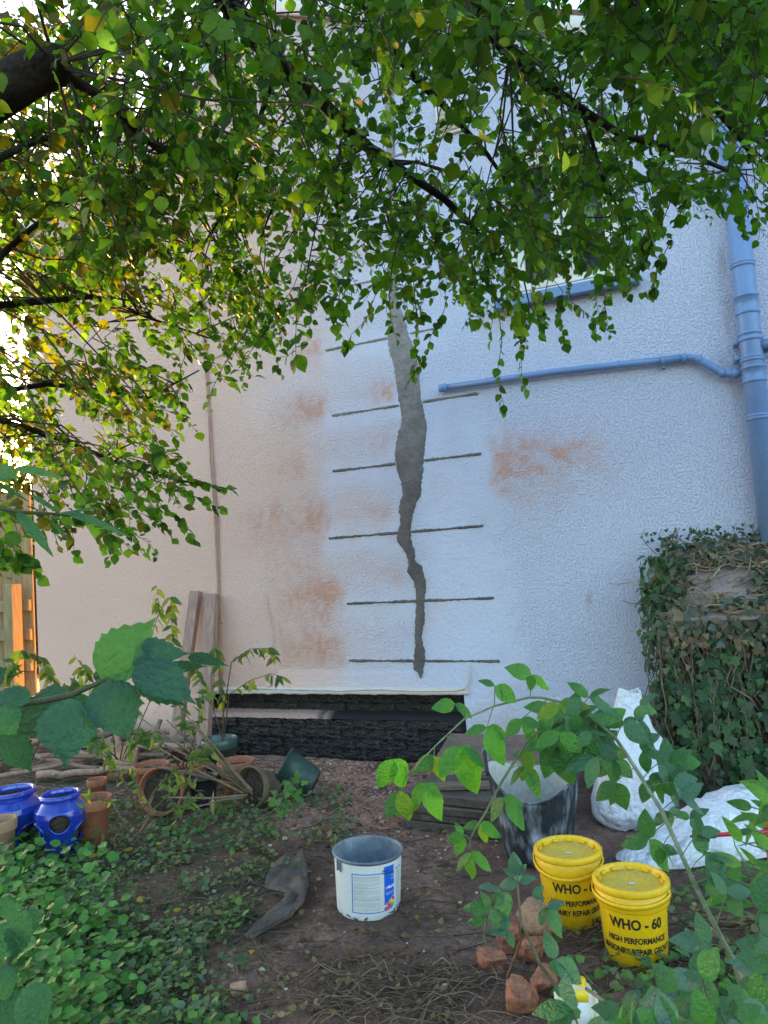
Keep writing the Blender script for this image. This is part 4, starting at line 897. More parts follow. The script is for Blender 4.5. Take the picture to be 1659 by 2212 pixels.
sticks('straw', 160, (1180, 1990, 1659, 2120), .08, .3, .0025, STR[:3], 6, .03, .2)
sticks('twigs', 130, (560, 1780, 1060, 2080), .06, .3, .0022, [(.06, .042, .03), (.10, .07, .05)], 7, .01, .4)
sticks('twigs', 170, (0, 1760, 620, 2212), .08, .4, .0026, [(.16, .115, .075), (.10, .07, .05)], 9, .03, .4)
sticks('twigs', 120, (0, 1640, 700, 1760), .08, .5, .003, [(.26, .18, .12), (.16, .11, .08)], 10, .05, .1)
# ---- creeping ground cover left
LOB = [lobed_tpl(i) for i in range(4)]; IVY = [ivy_tpl(i) for i in range(4)]
GP = np.array([(.085, .19, .045), (.060, .14, .055), (.13, .22, .045), (.095, .14, .075), (.15, .165, .085), (.045, .09, .033), (.21, .18, .07)])
def cover(name, N, px0, px1, py0, py1, size, seed, dens, pal=GP, tp=None, hmax=.07, cat='ground cover', nparts=0):
    r = np.random.default_rng(seed); Ms = []; ti = []; pi = []; tp = tp or LOB+IVY[:2]; k = 0
    while len(Ms) < N and k < N*12:
        k += 1; x = r.uniform(px0, px1); y = r.uniform(py0, py1)
        p = gp(x, y)
        if r.random() > dens(x, y, p): continue
        L_ = r.uniform(*size); a = r.uniform(0, 6.3); up = np.array([0, 0, 1])+r.normal(0, .45, 3)+np.array([.1, -.25, 0])
        p = p+np.array([0, 0, .008+hmax*r.random()**1.6]); Ms.append(frame(p, (math.cos(a), math.sin(a), r.normal(0, .25)), up, L_, r.uniform(.85, 1.15))); ti.append(r.integers(len(tp))); pi.append(int(np.clip((1.7*(float(fbm(p[0]*2.2, p[1]*2.2, seed+5, 3))-.22)+r.normal(0, .17))*len(pal), 0, len(pal)-1)))
    o = foliage(None, tp, Ms, ti, pal, pi, M['ivy'], 0, stuff_name=name); return o
def dleft(x, y, p):
    e = 590-(y-1900)*.12; w = 1-sstep(e-150, e+50, x+(float(fbm(p[0]*5, p[1]*5, 31))-.5)*360)
    return w*(.06+.94*float(sstep(.42, .60, .6*fbm(p[0]*3, p[1]*3, 71)+.4*fbm(p[0]*11, p[1]*11, 73))))
cover('ground_ivy', 5600, -60, 760, 1740, 2260, (.014, .036), 12, dleft)
cover('ground_ivy', 500, 480, 760, 1690, 1860, (.022, .04), 14, lambda x, y, p: float(sstep(.5, .62, fbm(p[0]*6, p[1]*6, 5)))*.8+.1)
cover('ground_ivy', 900, 1180, 1700, 1900, 2260, (.022, .04), 15, lambda x, y, p: float(sstep(1150, 1500, x+(y-2050)*.9))*.9)
BR = np.array([(.085, .23, .04), (.065, .18, .035), (.11, .26, .055), (.055, .13, .035)])
cover('leafy_weeds', 420, -40, 240, 1790, 1960, (.03, .06), 16, lambda x, y, p: 1-float(sstep(60, 240, x-(1900-y)*.4)), BR, LOB, .16)
cover('leafy_weeds', 1300, -60, 360, 1940, 2280, (.026, .055), 17, lambda x, y, p: 1-float(sstep(60, 360, x)), BR, [leaf_tpl(.36, 5, .15, .3, serr=.1, seed=1)]+LOB[:2], .26)
cover('leaf_litter', 1900, -20, 1000, 1700, 2212, (.016, .036), 18, lambda x, y, p: .5, np.array([(.16, .095, .05), (.11, .07, .04), (.20, .13, .065), (.26, .19, .085), (.08, .055, .04)]), [leaf_tpl(.3, 4, .1, .4), leaf_tpl(.36, 4, -.1, -.3)], .012)
YL = MB().add(*leaf_tpl(.36, 6, .1, .3), tint=(.55, .42, .03)).mesh('fallen_leaf', M['leaf'])
YL2 = MB().add(*leaf_tpl(.30, 6, -.1, .5), tint=(.42, .22, .03)).mesh('fallen_leaf', M['leaf'])
for lb, x, y, s, me in (('bright yellow fallen leaf lying on the ivy left of the felt sheet', 309, 1971, .055, YL), ('yellow folded fallen leaf beside the brightest yellow one', 377, 1990, .045, YL), ('orange fallen leaf on the ivy near the bottom left', 152, 2130, .045, YL2), ('pale yellow fallen leaf near the blue pots', 213, 1870, .05, YL), ('brown curled leaf on the ivy below the bowls', 289, 1858, .06, YL2), ('yellow leaf fallen near the edge of the trodden soil', 545, 2065, .035, YL), ('small ochre leaf right of the open bucket on soil', 900, 1990, .035, YL2), ('small yellow fallen leaf between ivy and the terracotta pot', 337, 1848, .035, YL), ('orange fallen leaf in the weeds above the bottom edge', 185, 2062, .035, YL2)):
    p = gp(x, y); o = link('fallen_leaf', me); o.matrix_world = Matrix(frame(p+np.array([0, 0, .045 if x < 520 else .02]), (rnd.uniform(-1, 1), rnd.uniform(-1, 1), .1), (.1, -.3, 1), s).tolist()); tag(o, lb, 'leaf', 'fallen leaves')

# ============================================================ LEAFY SHRUBS
def hang(P, spread=1.0):
    return P
def trifoliate(out, node, ang, size, seed, droop=.5, r=None):
    """three leaflets from a node: directions in the viewer-facing plane turned by ang, drooping"""
    for k, da in enumerate((-1.15, 0, 1.15)):
        a = ang+da+r.normal(0, .12); out.append((node, a, size*(1.0 if k == 1 else .85)*r.uniform(.9, 1.1), droop))
RIGHT_, UP_ = CAX[0], -CAX[1]
def leafset(parent, specs, tpls, pal, mat_, nparts, seed, wob=.35, ws=1.0):
    r = np.random.default_rng(seed); Ms = []; ti = []; pi = []
    for P, a, L_, tilt, *c in specs:
        d = math.cos(a)*RIGHT_+math.sin(a)*UP_; tow = (EYE-P)/np.linalg.norm(EYE-P)
        ax = d+tow*r.normal(0, .3)*tilt; n = tow*.8+np.array([0, 0, .55])+r.normal(0, wob, 3)
        Ms.append(frame(P, ax, n, L_, ws*r.uniform(.9, 1.1))); ti.append(r.integers(len(tpls))); pi.append(c[0] if c else r.integers(len(pal)))
    return foliage(parent, tpls, Ms, ti, pal, pi, mat_, nparts)
# ---- close large-leaved shrub, left edge
LD = [(at(x, y, d)) for x, y, d in ((-60, 1535, .95), (20, 1522, .95), (70, 1518, .95), (150, 1503, .95), (225, 1470, .96), (292, 1428, .98), (330, 1410, 1.0))]
nb = thing('large_leaved_shrub', 'dark green large leaved branch close to the viewer at the left edge', 'shrub', LD[0])
MB().tube(LD, [.0045, .0045, .004, .0038, .003, .0025, .0018], 8, (.06, .07, .03)).build('stem', M['twig'], nb)
S2 = [at(x, y, d) for x, y, d in ((-60, 1085, 1.05), (40, 1106, 1.05), (110, 1110, 1.06), (165, 1116, 1.07))]
MB().tube(S2, [.003, .003, .0025, .0015], 6, (.06, .07, .03)).build('stem', M['twig'], nb)
BIG = [leaf_tpl(.42, 16, .14, .22, .43, .055, tipw=.75, seed=1), leaf_tpl(.38, 16, .2, .35, .40, .05, tipw=.8, seed=2), leaf_tpl(.43, 16, -.1, .3, .45, .055, tipw=.7, seed=3)]
NAR = [leaf_tpl(.22, 12, .2, .3, .42, .06, seed=4), leaf_tpl(.2, 12, .1, .45, .4, .06, seed=5)]
PB = np.array([(.062, .165, .028), (.028, .088, .052), (.034, .105, .060), (.022, .072, .040), (.045, .125, .065)])
def bl(x0, y0, x1, y1, hw, c, t=0, d=.95, tilt=.0, nrm=None):
    a = at(x0, y0, d); b = at(x1, y1, d*(1+tilt)); L_ = np.linalg.norm(b-a); w = hw/FPX*d/L_/.38
    tow = (EYE-a)/np.linalg.norm(EYE-a); n = tow*.9+np.array([0, 0, .5]) if nrm is None else tow+np.array(nrm)
    return frame(a, b-a, n, L_, w), t, c
B = [bl(218, 1468, 333, 1328, 58, 0, 0, .96, .03), bl(283, 1422, 408, 1400, 40, 1, 1, .97), bl(293, 1440, 425, 1508, 46, 2, 0, .95, -.04, (.1, 0, .9)), bl(290, 1452, 412, 1530, 34, 3, 1, .98, .02, (0, 0, .1)), bl(222, 1474, 284, 1602, 54, 1, 0, .94, -.03), bl(150, 1508, 140, 1652, 58, 2, 2, .92, -.05),
     bl(92, 1515, 22, 1600, 46, 3, 0, .97), bl(64, 1516, -22, 1488, 28, 2, 1, .93), bl(146, 1506, 52, 1498, 26, 1, 1, .98), bl(10, 1590, 74, 1668, 32, 3, 0, .9), bl(405, 1420, 498, 1431, 15, 3, 1, 1.02), bl(350, 1450, 448, 1430, 16, 1, 1, 1.03), bl(200, 1462, 268, 1440, 22, 3, 2, 1.02), bl(155, 1505, 205, 1560, 26, 3, 1, 1.05), bl(230, 1470, 300, 1530, 24, 3, 1, 1.04), bl(-10, 1530, 40, 1590, 34, 4, 0, .9), bl(-30, 1480, 12, 1440, 26, 3, 0, 1.0), bl(300, 1445, 352, 1525, 22, 3, 1, 1.04), bl(60, 1520, 110, 1580, 36, 3, 2, 1.02),
     bl(-20, 1560, 45, 1640, 30, 3, 2, 1.0)]
Bs = [bl(62, 1068, 137, 1108, 11, 2, 3, 1.05), bl(135, 1106, 282, 1148, 17, 4, 3, 1.05), bl(35, 1106, 118, 1196, 24, 2, 3, 1.03), bl(102, 1122, 156, 1166, 7, 2, 4, 1.06), bl(30, 1012, 135, 1024, 19, 4, 3, .95), bl(-15, 1018, 40, 1026, 22, 4, 0, .9), bl(-12, 1092, 62, 1116, 13, 3, 4, 1.05), bl(140, 1112, 205, 1090, 8, 4, 4, 1.06), bl(-20, 1040, 60, 1075, 12, 3, 3, 1.0)]
BL = [bl(58, 1965, 15, 2095, 27, 4, 0, .95), bl(50, 2135, 112, 2220, 40, 4, 2, .85), bl(-10, 2000, 40, 2070, 32, 2, 0, .95), bl(-20, 2100, 30, 2160, 34, 2, 0, .9), bl(90, 1990, 30, 1960, 18, 4, 1, 1.0), bl(0, 2160, 60, 2215, 34, 1, 0, .9), bl(10, 1950, 60, 2010, 20, 4, 1, 1.05)]
allb = B+Bs+BL
foliage(nb, BIG+NAR, [q[0] for q in allb], [q[1] for q in allb], PB, [q[2] for q in allb], M['leaf_cool'], 60)
S3 = [at(x, y, d) for x, y, d in ((-50, 2240, .95), (0, 2130, .95), (40, 2010, .97), (62, 1955, 1.0))]; MB().tube(S3, [.004, .0035, .003, .0015], 6, (.06, .07, .03)).build('stem', M['twig'], nb)

# ---- trifoliate shrub, right
OV = [leaf_tpl(.30, 8, .10, .30, .45, .0, wav=.02, seed=i) for i in (1, 2)]+[leaf_tpl(.27, 8, .2, .15, .45, 0, wav=.03, seed=3), leaf_tpl(.31, 8, -.06, .3, .42, 0, wav=.025, seed=4)]
PT = np.array([(.085, .25, .035), (.075, .22, .042), (.060, .175, .045), (.110, .28, .028), (.075, .175, .095), (.095, .20, .135), (.17, .26, .025)])
MAIN = [(1640, 2260, 1.55), (1587, 2079, 1.5), (1546, 2002, 1.5), (1506, 1921, 1.5), (1473, 1848, 1.5), (1429, 1751, 1.52), (1372, 1658, 1.55), (1330, 1595, 1.58), (1279, 1550, 1.6), (1230, 1521, 1.62), (1170, 1507, 1.64), (1141, 1507, 1.65), (1068, 1525, 1.66), (1003, 1553, 1.66), (940, 1612, 1.65), (879, 1675, 1.64)]
SIDE = [(1285, 1560, 1.6), (1230, 1560, 1.6), (1178, 1572, 1.58), (1145, 1592, 1.57), (1085, 1687, 1.55), (1048, 1757, 1.54), (1030, 1785, 1.53), (1016, 1810, 1.52), (1016, 1842, 1.52)]
tr = thing('trifoliate_shrub', 'arching green shrub with leaflets in threes in front of the tub and sacks', 'shrub', at(*MAIN[0]))
MB().tube([at(*q) for q in MAIN], np.linspace(.0058, .0015, len(MAIN)), 8, (.22, .27, .17)).build('stem', M['twig'], tr)
MB().tube([at(*q) for q in SIDE], np.linspace(.004, .0014, len(SIDE)), 7, (.13, .16, .07)).build('stem', M['twig'], tr)
specs = []; R2 = np.random.default_rng(5)
def LF(x, y, deg, lenpx, c, d=1.6): specs.append((at(x, y, d+R2.normal(0, .02)), math.radians(deg), lenpx/FPX*d, .5, c))
def PET(x0, y0, x1, y1, d=1.62): MB().tube([at(x0, y0, d), at((x0+x1)/2, (y0+y1)/2-3, d), at(x1, y1, d)], .0011, 4, (.16, .22, .1), cap=False).build('petiole', M['twig'], tr)
T = [  # petiole foot, node, leaflets (direction deg, length, colour)
 ((1005, 1553), (983, 1520), ((190, 52, 1), (-35, 48, 2))), ((1065, 1528), (1052, 1571), ((195, 52, 1), (-62, 88, 0), (-25, 52, 1))), ((963, 1590), (996, 1612), ((232, 82, 0), (-68, 118, 3), (-35, 72, 1))),
 ((940, 1612), (937, 1633), ((215, 58, 1), (-65, 62, 6), (240, 45, 2))), ((881, 1672), (849, 1640), ((245, 74, 3), (-62, 82, 3), (-100, 50, 1))), ((879, 1675), (868, 1708), ((238, 74, 2), (-78, 72, 6), (-108, 66, 3))),
 ((885, 1678), (914, 1691), ((248, 70, 3), (-62, 92, 3), (-38, 50, 1))), ((1068, 1525), (1069, 1482), ((155, 38, 2), (-35, 62, 1), (-55, 40, 1))), ((1145, 1507), (1149, 1458), ((-100, 36, 1), (160, 62, 1), (-35, 50, 3))),
 ((1185, 1510), (1127, 1553), ((225, 56, 1), (-58, 78, 1), (-20, 45, 2))), ((1240, 1527), (1220, 1546), ((175, 55, 4), (-55, 90, 4), (-30, 95, 4))), ((1255, 1535), (1272, 1506), ((140, 55, 2), (-30, 80, 4), (25, 50, 2))),
 ((1230, 1560), (1200, 1603), ((-105, 82, 2), (-70, 105, 2), (-135, 50, 2))), ((1290, 1560), (1284, 1592), ((-60, 92, 2), (-95, 70, 2), (-25, 60, 4))), ((1330, 1595), (1346, 1562), ((150, 60, 4), (-35, 75, 4), (20, 42, 4))),
 ((1100, 1660), (1133, 1655), ((225, 55, 2), (-58, 75, 2), (-100, 40, 6))), ((1110, 1640), (1136, 1622), ((-80, 52, 6), (200, 30, 2), (-40, 40, 0))), ((1060, 1735), (1088, 1723), ((235, 62, 2), (-50, 88, 2), (-15, 50, 1))),
 ((1016, 1842), (1016, 1842), ((-95, 70, 3), (-35, 62, 1), (230, 48, 1))), ((1030, 1785), (1037, 1779), ((190, 40, 1), (-28, 60, 1), (-65, 46, 6))), ((1016, 1815), (1000, 1803), ((200, 40, 1), (250, 50, 3), (120, 30, 1))),
 ((1440, 1775), (1401, 1813), ((188, 62, 2), (100, 66, 2), (-55, 92, 2))), ((1450, 1800), (1430, 1830), ((-50, 56, 2), (-100, 40, 2), (-20, 40, 4))), ((1490, 1880), (1523, 1845), ((110, 62, 4), (-50, 75, 4), (-5, 70, 4))), ((1440, 1770), (1490, 1768), ((150, 30, 2), (30, 50, 4), (-60, 30, 4))),
 ((1372, 1658), (1330, 1690), ((-70, 70, 2), (220, 60, 2), (-110, 55, 2))), ((1390, 1680), (1420, 1650), ((60, 50, 4), (-20, 70, 4), (-60, 60, 5))), ((1400, 1700), (1455, 1690), ((10, 60, 5), (-40, 70, 5), (70, 40, 4))), ((1429, 1751), (1470, 1720), ((30, 55, 5), (-30, 62, 5), (90, 40, 5))),
 ((1546, 2002), (1570, 1930), ((120, 60, 5), (10, 62, 5), (-50, 70, 4))), ((1500, 1910), (1530, 1900), ((-10, 52, 4), (60, 60, 5), (-60, 60, 5))), ((1575, 2050), (1530, 2040), ((170, 80, 5), (110, 70, 5), (-120, 66, 5))), ((1473, 1848), (1508, 1800), ((90, 40, 4), (10, 52, 4), (-40, 40, 4))),
]
for f, n, ls in T:
    d = float(np.interp(n[0], [870, 1100, 1300, 1550], [1.64, 1.6, 1.57, 1.48])); PET(f[0], f[1], n[0], n[1], d)
    for a, L_, c in ls: LF(n[0], n[1], a, L_, c, d)
for _ in range(26):                                    # dense tuft where the stems cross
    x = R2.normal(1252, 42); y = R2.normal(1568, 34); a = R2.uniform(-140, 30); s_ = R2.uniform(45, 82); c = int(R2.choice([2, 2, 1, 4, 4, 6]))
    for da in (-60, 0, 60): LF(x, y, a+da+R2.normal(0, 10), s_*R2.uniform(.8, 1.1), c, 1.62+R2.normal(0, .06))
for _ in range(9):
    x = R2.uniform(1380, 1480); y = 1600+(x-1380)*1.1+R2.normal(0, 40); a = R2.uniform(-90, 60)
    for da in (-65, 0, 65): LF(x, y, a+da, R2.uniform(35, 60), int(R2.choice([4, 5, 2])), 1.58)
leafset(tr, specs, OV, PT, M['leaf_cool'], 190, 6, .25)
# ---- sapling in the foreground
SAP = [(1215, 2150, 1.5), (1190, 2115, 1.48), (1166, 2083, 1.46), (1145, 2034, 1.45), (1125, 1990, 1.44), (1119, 1925, 1.44), (1117, 1897, 1.44), (1113, 1862, 1.44)]
sp_ = thing('sapling', 'slender bluish green sapling standing in front of the brick rubble', 'sapling', gp(1255, 2190))
MB().tube([np.array(sp_.location)]+[at(*q) for q in SAP], np.linspace(.005, .0014, len(SAP)+1), 7, (.20, .17, .10)).build('stem', M['twig'], sp_)
MB().tube([at(1119, 1990, 1.45), at(1126, 2030, 1.47), at(1112, 2070, 1.5), at(1097, 2110, 1.52)], [.002, .0025, .003, .0035], 6, (.14, .10, .07)).build('stem', M['twig'], sp_)
specs = []
PSAP = [(1119, 1925, 1120, 1905, ((190, 46, 5), (95, 60, 5), (20, 40, 5))), (1117, 1897, 1113, 1890, ((100, 50, 5), (150, 30, 5), (40, 35, 5))), (1120, 1930, 1085, 1925, ((165, 58, 5), (230, 40, 4), (-80, 75, 4))), (1122, 1950, 1150, 1935, ((40, 34, 5), (-40, 44, 5), (-5, 30, 5))), (1124, 1965, 1180, 1960, ((-110, 45, 4), (-60, 78, 4), (20, 42, 5))), (1124, 1980, 1060, 1962, ((175, 60, 2), (-60, 60, 4), (120, 40, 4))), (1130, 2000, 1050, 1985, ((190, 44, 2), (-100, 60, 4), (150, 30, 4))), (1126, 1990, 1098, 2012, ((170, 50, 5), (-75, 38, 5), (110, 42, 5))), (1166, 2083, 1200, 2072, ((110, 60, 5), (-40, 78, 5), (-75, 70, 5)))]
for fx, fy, x, y, ls in PSAP:
    pet2 = [at(fx, fy, 1.44), at(x, y, 1.44)]
    for a, L_, c in ls: specs.append((at(x, y, 1.44), math.radians(a), L_/FPX*1.44, .5, c))
leafset(sp_, specs, OV, PT, M['leaf_cool'], 60, 8, .3)
# ---- bluish shrubs along the bottom right corner
PBL = np.array([(.12, .21, .165), (.095, .185, .13), (.13, .225, .18), (.065, .16, .075), (.075, .21, .06)])
br_ = thing('blue_green_shrub', 'low blue green shrub filling the bottom right corner close to the viewer', 'shrub', gp(1540, 2212)); specs = []; st = MB(); R3 = np.random.default_rng(11)
for _ in range(60):
    x = R3.uniform(1230, 1720); ylo = np.interp(x, [1230, 1330, 1420, 1520, 1600, 1720], [2180, 2170, 2160, 2085, 1990, 1850]); y = ylo+R3.random()**.8*(2300-ylo); d = R3.uniform(.95, 1.45)-(y-2000)*.0006
    a = R3.uniform(-40, 200)
    for da in (-62, 0, 62): specs.append((at(x, y, d), math.radians(a+da+R3.normal(0, 10)), R3.uniform(42, 92)/FPX*d, .5, int(R3.integers(0, 5))))
    st.tube([at(x, y, d), at(x+R3.normal(20, 20), y+70, d+.02), at(x+R3.normal(50, 30), y+160, d+.05)], .0016, 4, (.14, .17, .09), cap=False)
for s_ in (((1265, 2135, 1.3), (1330, 2180, 1.25), (1400, 2240, 1.2)), ((1587, 2079, 1.4), (1640, 2160, 1.35), (1690, 2260, 1.3))): st.tube([at(*q) for q in s_], .003, 6, (.22, .2, .13))
for s_ in ((1232, 2192, -95, 62), (1228, 2180, -40, 40), (1222, 2150, 150, 30)): specs.append((at(s_[0], s_[1], 1.2), math.radians(s_[2]), s_[3]/FPX*1.2, .3, 3))
st.build('stems', M['twig'], br_)['kind'] = 'stuff'; leafset(br_, specs, OV, PBL, M['leaf_cool'], 120, 12, .4, 1.15)
gr_ = thing('green_shrub', 'mid green pointed leaves reaching in from the right edge beside the lying sack', 'shrub', gp(1680, 1960)); specs = []; st = MB()
for _ in range(34):
    x = R3.uniform(1560, 1720); y = R3.uniform(1700, 1960)+max(0, 1640-x)*.9; d = R3.uniform(1.6, 2.0); a = R3.uniform(100, 250)
    specs.append((at(x, y, d), math.radians(a), R3.uniform(45, 85)/FPX*d, .5, int(R3.integers(0, 4)))); st.tube([at(x, y, d), at(x+60, y+20, d)], .0015, 4, (.12, .16, .06), cap=False)
for s_ in ((1640, 1760, 185, 70), (1638, 1757, 48, 70), (1659, 1702, 165, 60), (1655, 1785, 150, 60)): specs.append((at(s_[0], s_[1], 1.8), math.radians(s_[2]), s_[3]/FPX*1.8, .3, 3))
st.build('stems', M['twig'], gr_)['kind'] = 'stuff'; leafset(gr_, specs, [leaf_tpl(.2, 8, .15, .25), leaf_tpl(.18, 8, .1, .4)], PT[:4]*.8, M['leaf_cool'], 50, 13, .4)

# ---- yellowing shrubs among the pots
PY2 = np.array([(.22, .26, .04), (.13, .20, .045), (.30, .28, .05), (.09, .15, .045), (.16, .14, .05), (.07, .13, .05)])
LAN = [leaf_tpl(.20, 7, .15, .35, .4, 0, wav=.02, seed=i) for i in range(3)]
def wisp(name, label, foot, stems, size, seed, pal, n=26, mat_='leaf', np_=60, down=True, col=(.16, .11, .07)):
    t = thing(name, label, 'shrub', foot); mb = MB(); sp2 = []; r = np.random.default_rng(seed)
    for path in stems:
        P_ = np.array([at(*q) for q in path]); L_ = len(P_); MB().tube(P_, np.linspace(.0042, .0012, L_), 6, col).build('stem', M['twig'], t)
        for q in np.linspace(.35, 1, n//len(stems)+3):
            i = q*(L_-1); k = min(int(i), L_-2); p = P_[k]*(1-(i-k))+P_[k+1]*(i-k)
            for sg in (-1, 1):
                if r.random() < .3: continue
                sp2.append((p, (-math.pi/2+sg*r.uniform(.3, 1.1)) if down else r.uniform(0, 6.3), r.uniform(*size), .8, int(min(r.random()**1.3*len(pal), len(pal)-1))))
    leafset(t, sp2, LAN, pal, M[mat_], np_, seed, .5, 1.0); return t
d = 4.55
wisp('potted_shrub', 'thin shrub with hanging yellow green leaves growing from the green glazed pot', gp(478, 1690), [((480, 1600, d), (483, 1540, d), (478, 1480, d), (470, 1420, d), (462, 1395, d)), ((484, 1595, d), (495, 1500, d), (540, 1470, d-.1), (585, 1455, d-.2), (612, 1462, d-.2)), ((480, 1560, d), (500, 1430, d), (540, 1402, d), (580, 1400, d), (595, 1418, d)), ((478, 1590, d), (452, 1500, d), (425, 1450, d), (415, 1425, d))], (.05, .09), 31, PY2, 34)
wisp('yellowing_shrub', 'yellow green shrub between the fence and the leaning timber posts', gp(250, 1690), [((250, 1640, 4.6), (240, 1560, 4.5), (200, 1470, 4.4), (160, 1415, 4.4)), ((260, 1640, 4.6), (280, 1520, 4.5), (310, 1420, 4.4), (345, 1320, 4.4), (338, 1265, 4.4)), ((240, 1640, 4.6), (150, 1540, 4.4), (90, 1420, 4.4), (45, 1405, 4.4)), ((270, 1640, 4.6), (330, 1500, 4.5), (372, 1380, 4.5), (368, 1290, 4.5)), ((265, 1640, 4.5), (300, 1540, 4.4), (250, 1440, 4.3), (220, 1390, 4.3)), ((255, 1640, 4.5), (180, 1570, 4.3), (120, 1480, 4.3), (95, 1430, 4.3))], (.05, .10), 32, PY2, 110, np_=150)
wisp('green_shrub', 'small green shrub growing in front of the fence and the cut branches', gp(60, 1680), [((60, 1640, 4.3), (40, 1560, 4.2), (20, 1480, 4.1), (30, 1430, 4.1)), ((70, 1640, 4.3), (100, 1560, 4.2), (140, 1500, 4.1), (190, 1480, 4.1)), ((65, 1650, 4.3), (20, 1600, 4.1), (-30, 1560, 4.0)), ((80, 1650, 4.3), (150, 1600, 4.1), (200, 1600, 4.0), (240, 1650, 4.0))], (.05, .09), 37, PY2[[1, 3, 5, 0]], 80, down=False, np_=80)
wisp('green_shrub', 'loose green leafy stems in front of the leaning posts beside the glazed pot', gp(395, 1690), [((395, 1660, 4.4), (400, 1580, 4.3), (385, 1500, 4.3), (360, 1440, 4.3)), ((400, 1660, 4.4), (430, 1560, 4.3), (450, 1490, 4.3)), ((390, 1660, 4.4), (350, 1600, 4.3), (310, 1590, 4.2), (280, 1620, 4.2)), ((400, 1670, 4.3), (420, 1640, 4.2), (455, 1630, 4.2))], (.045, .085), 38, PY2[[1, 3, 5, 0]], 60, down=False, np_=60)
wisp('yellowing_weed', 'straggly yellow green weed sprawling over the ivy in front of the bowls', gp(300, 1760), [((300, 1760, 3.6), (270, 1690, 3.6), (235, 1640, 3.6), (215, 1620, 3.6)), ((300, 1760, 3.6), (340, 1700, 3.6), (380, 1665, 3.6), (390, 1700, 3.5)), ((310, 1770, 3.5), (360, 1720, 3.5), (400, 1690, 3.5), (430, 1712, 3.4)), ((280, 1800, 3.3), (240, 1730, 3.3), (190, 1720, 3.3), (175, 1760, 3.2)), ((300, 1800, 3.3), (330, 1750, 3.4), (300, 1700, 3.5), (270, 1660, 3.5))], (.026, .052), 33, PY2, 46, down=False, np_=70)
wisp('leafy_sprig', 'small upright green sprig on the ivy in front of the lying terracotta pot', gp(385, 1790), [((385, 1790, 3.35), (375, 1745, 3.35), (360, 1700, 3.35)), ((385, 1790, 3.35), (400, 1740, 3.3), (430, 1728, 3.3))], (.028, .055), 34, PY2[[3, 5, 1]], 10, down=False)
t = thing('dead_stems', 'bundle of long bare brown stems fanning left from the tipped mossy pot', 'stems', gp(600, 1745)); mb = MB()
F0 = gp(615, 1752)
for i, (x, y) in enumerate(((295, 1545), (330, 1570), (360, 1555), (415, 1555), (300, 1590), (395, 1600), (250, 1640), (445, 1610), (340, 1600), (430, 1580), (280, 1570), (420, 1745), (350, 1722), (390, 1530))):
    e = at(x, y, 4.0+.5*rnd.random()); s0 = F0+np.array([-.25+rnd.uniform(-.04, .04), rnd.uniform(-.02, .06), .05+rnd.random()*.06]); mid = (s0+e)/2+np.array([0, 0, rnd.uniform(-.04, .03)])
    MB().tube([F0+np.array([rnd.uniform(-.03, .03), 0, .03]), s0, mid, e], [.011-.0004*i, .0095, .007, .003], 7, np.array((.36, .26, .17))*rnd.uniform(.6, 1.15)).build('stem', M['twig'], t)
# grassy tuft with a withered frond by the black pot
t = thing('weed_tuft', 'small grassy tuft with one pale toothed leaf in front of the black pot', 'weed', gp(462, 1768)); sp2 = []
for k in range(14): sp2.append((gp(462+rnd.uniform(-6, 6), 1768), rnd.uniform(.2, 2.9), rnd.uniform(.07, .15), .6, k % 3))
sp2.append((gp(462, 1770), 1.75, .16, .2, 3)); leafset(t, sp2, [leaf_tpl(.10, 7, .2, .5)], np.array([(.16, .22, .07), (.12, .19, .05), (.2, .22, .09), (.5, .40, .22)]), M['leaf'], 20, 35, .5)
# ivy spilling from the tipped green pot
t = thing('ivy_sprig', 'short ivy sprig trailing out of the tipped green plastic pot', 'ivy', gp(625, 1745)); sp2 = []
for k in range(5):
    a = at(632+k*3, 1680+k*4, 3.95); b = at(600+k*10, 1700+k*12, 3.9); c_ = at(590+k*6, 1735+k*5, 3.85); MB().tube([a, b, c_], .002, 5, (.12, .1, .06), cap=False).build('stem', M['twig'], t)
    for q in range(6): 
        u = q/5; p = a*(1-u)**2+2*b*u*(1-u)+c_*u*u; sp2.append((p+rng.normal(0, .02, 3), rnd.uniform(0, 6.3), rnd.uniform(.035, .06), .5, k % 3))
leafset(t, sp2, IVY, GP[:3], M['ivy'], 40, 36, .5)

# ============================================================ IVY OVER THE BUNKER
bx0, bx1, yf, zf, zb = BUNK
iv = thing('ivy', 'dense dark ivy with pale stems covering the bunker at the right', 'ivy', ((bx0+bx1)/2, yf, 0)); R4 = np.random.default_rng(21); Ms = []; ti = []; pi = []
PI = np.array([(.058, .125, .045), (.040, .090, .036), (.085, .155, .065), (.024, .055, .024), (.085, .10, .060), (.11, .115, .09), (.14, .12, .085), (.24, .16, .09)])
def addivy(p, n, L_, lo=0, hi=5, down=-1.0):
    ax = np.array([R4.normal(0, .5), R4.normal(-.15, .2), down+R4.normal(0, .3)]); Ms.append(frame(p, ax, np.asarray(n)+R4.normal(0, .33, 3), L_)); ti.append(R4.integers(4)); pi.append(R4.integers(lo, hi))
for _ in range(3200):                                  # front face
    x = R4.uniform(bx0-.03, bx1); z = (zf-.06)*R4.random()
    if fbm(x*6+3, z*6, 88) < .36 and R4.random() < .85: continue
    addivy(np.array([x, yf-.01-.14*R4.random()*(1-.3*z/zf), z+.06]), (0, -1, .35), R4.uniform(.032, .06) if R4.random() < .72 else R4.uniform(.07, .105))
for _ in range(900):                                   # left flank hanging against the white wall
    y = R4.uniform(yf, WY-.05); z = (zb)*R4.random(); addivy(np.array([bx0-.01-.15*R4.random()**1.8*(.5+float(fbm(z*3, y*3, 7))), y, z]), (-1, -.5, .4), R4.uniform(.03, .062))
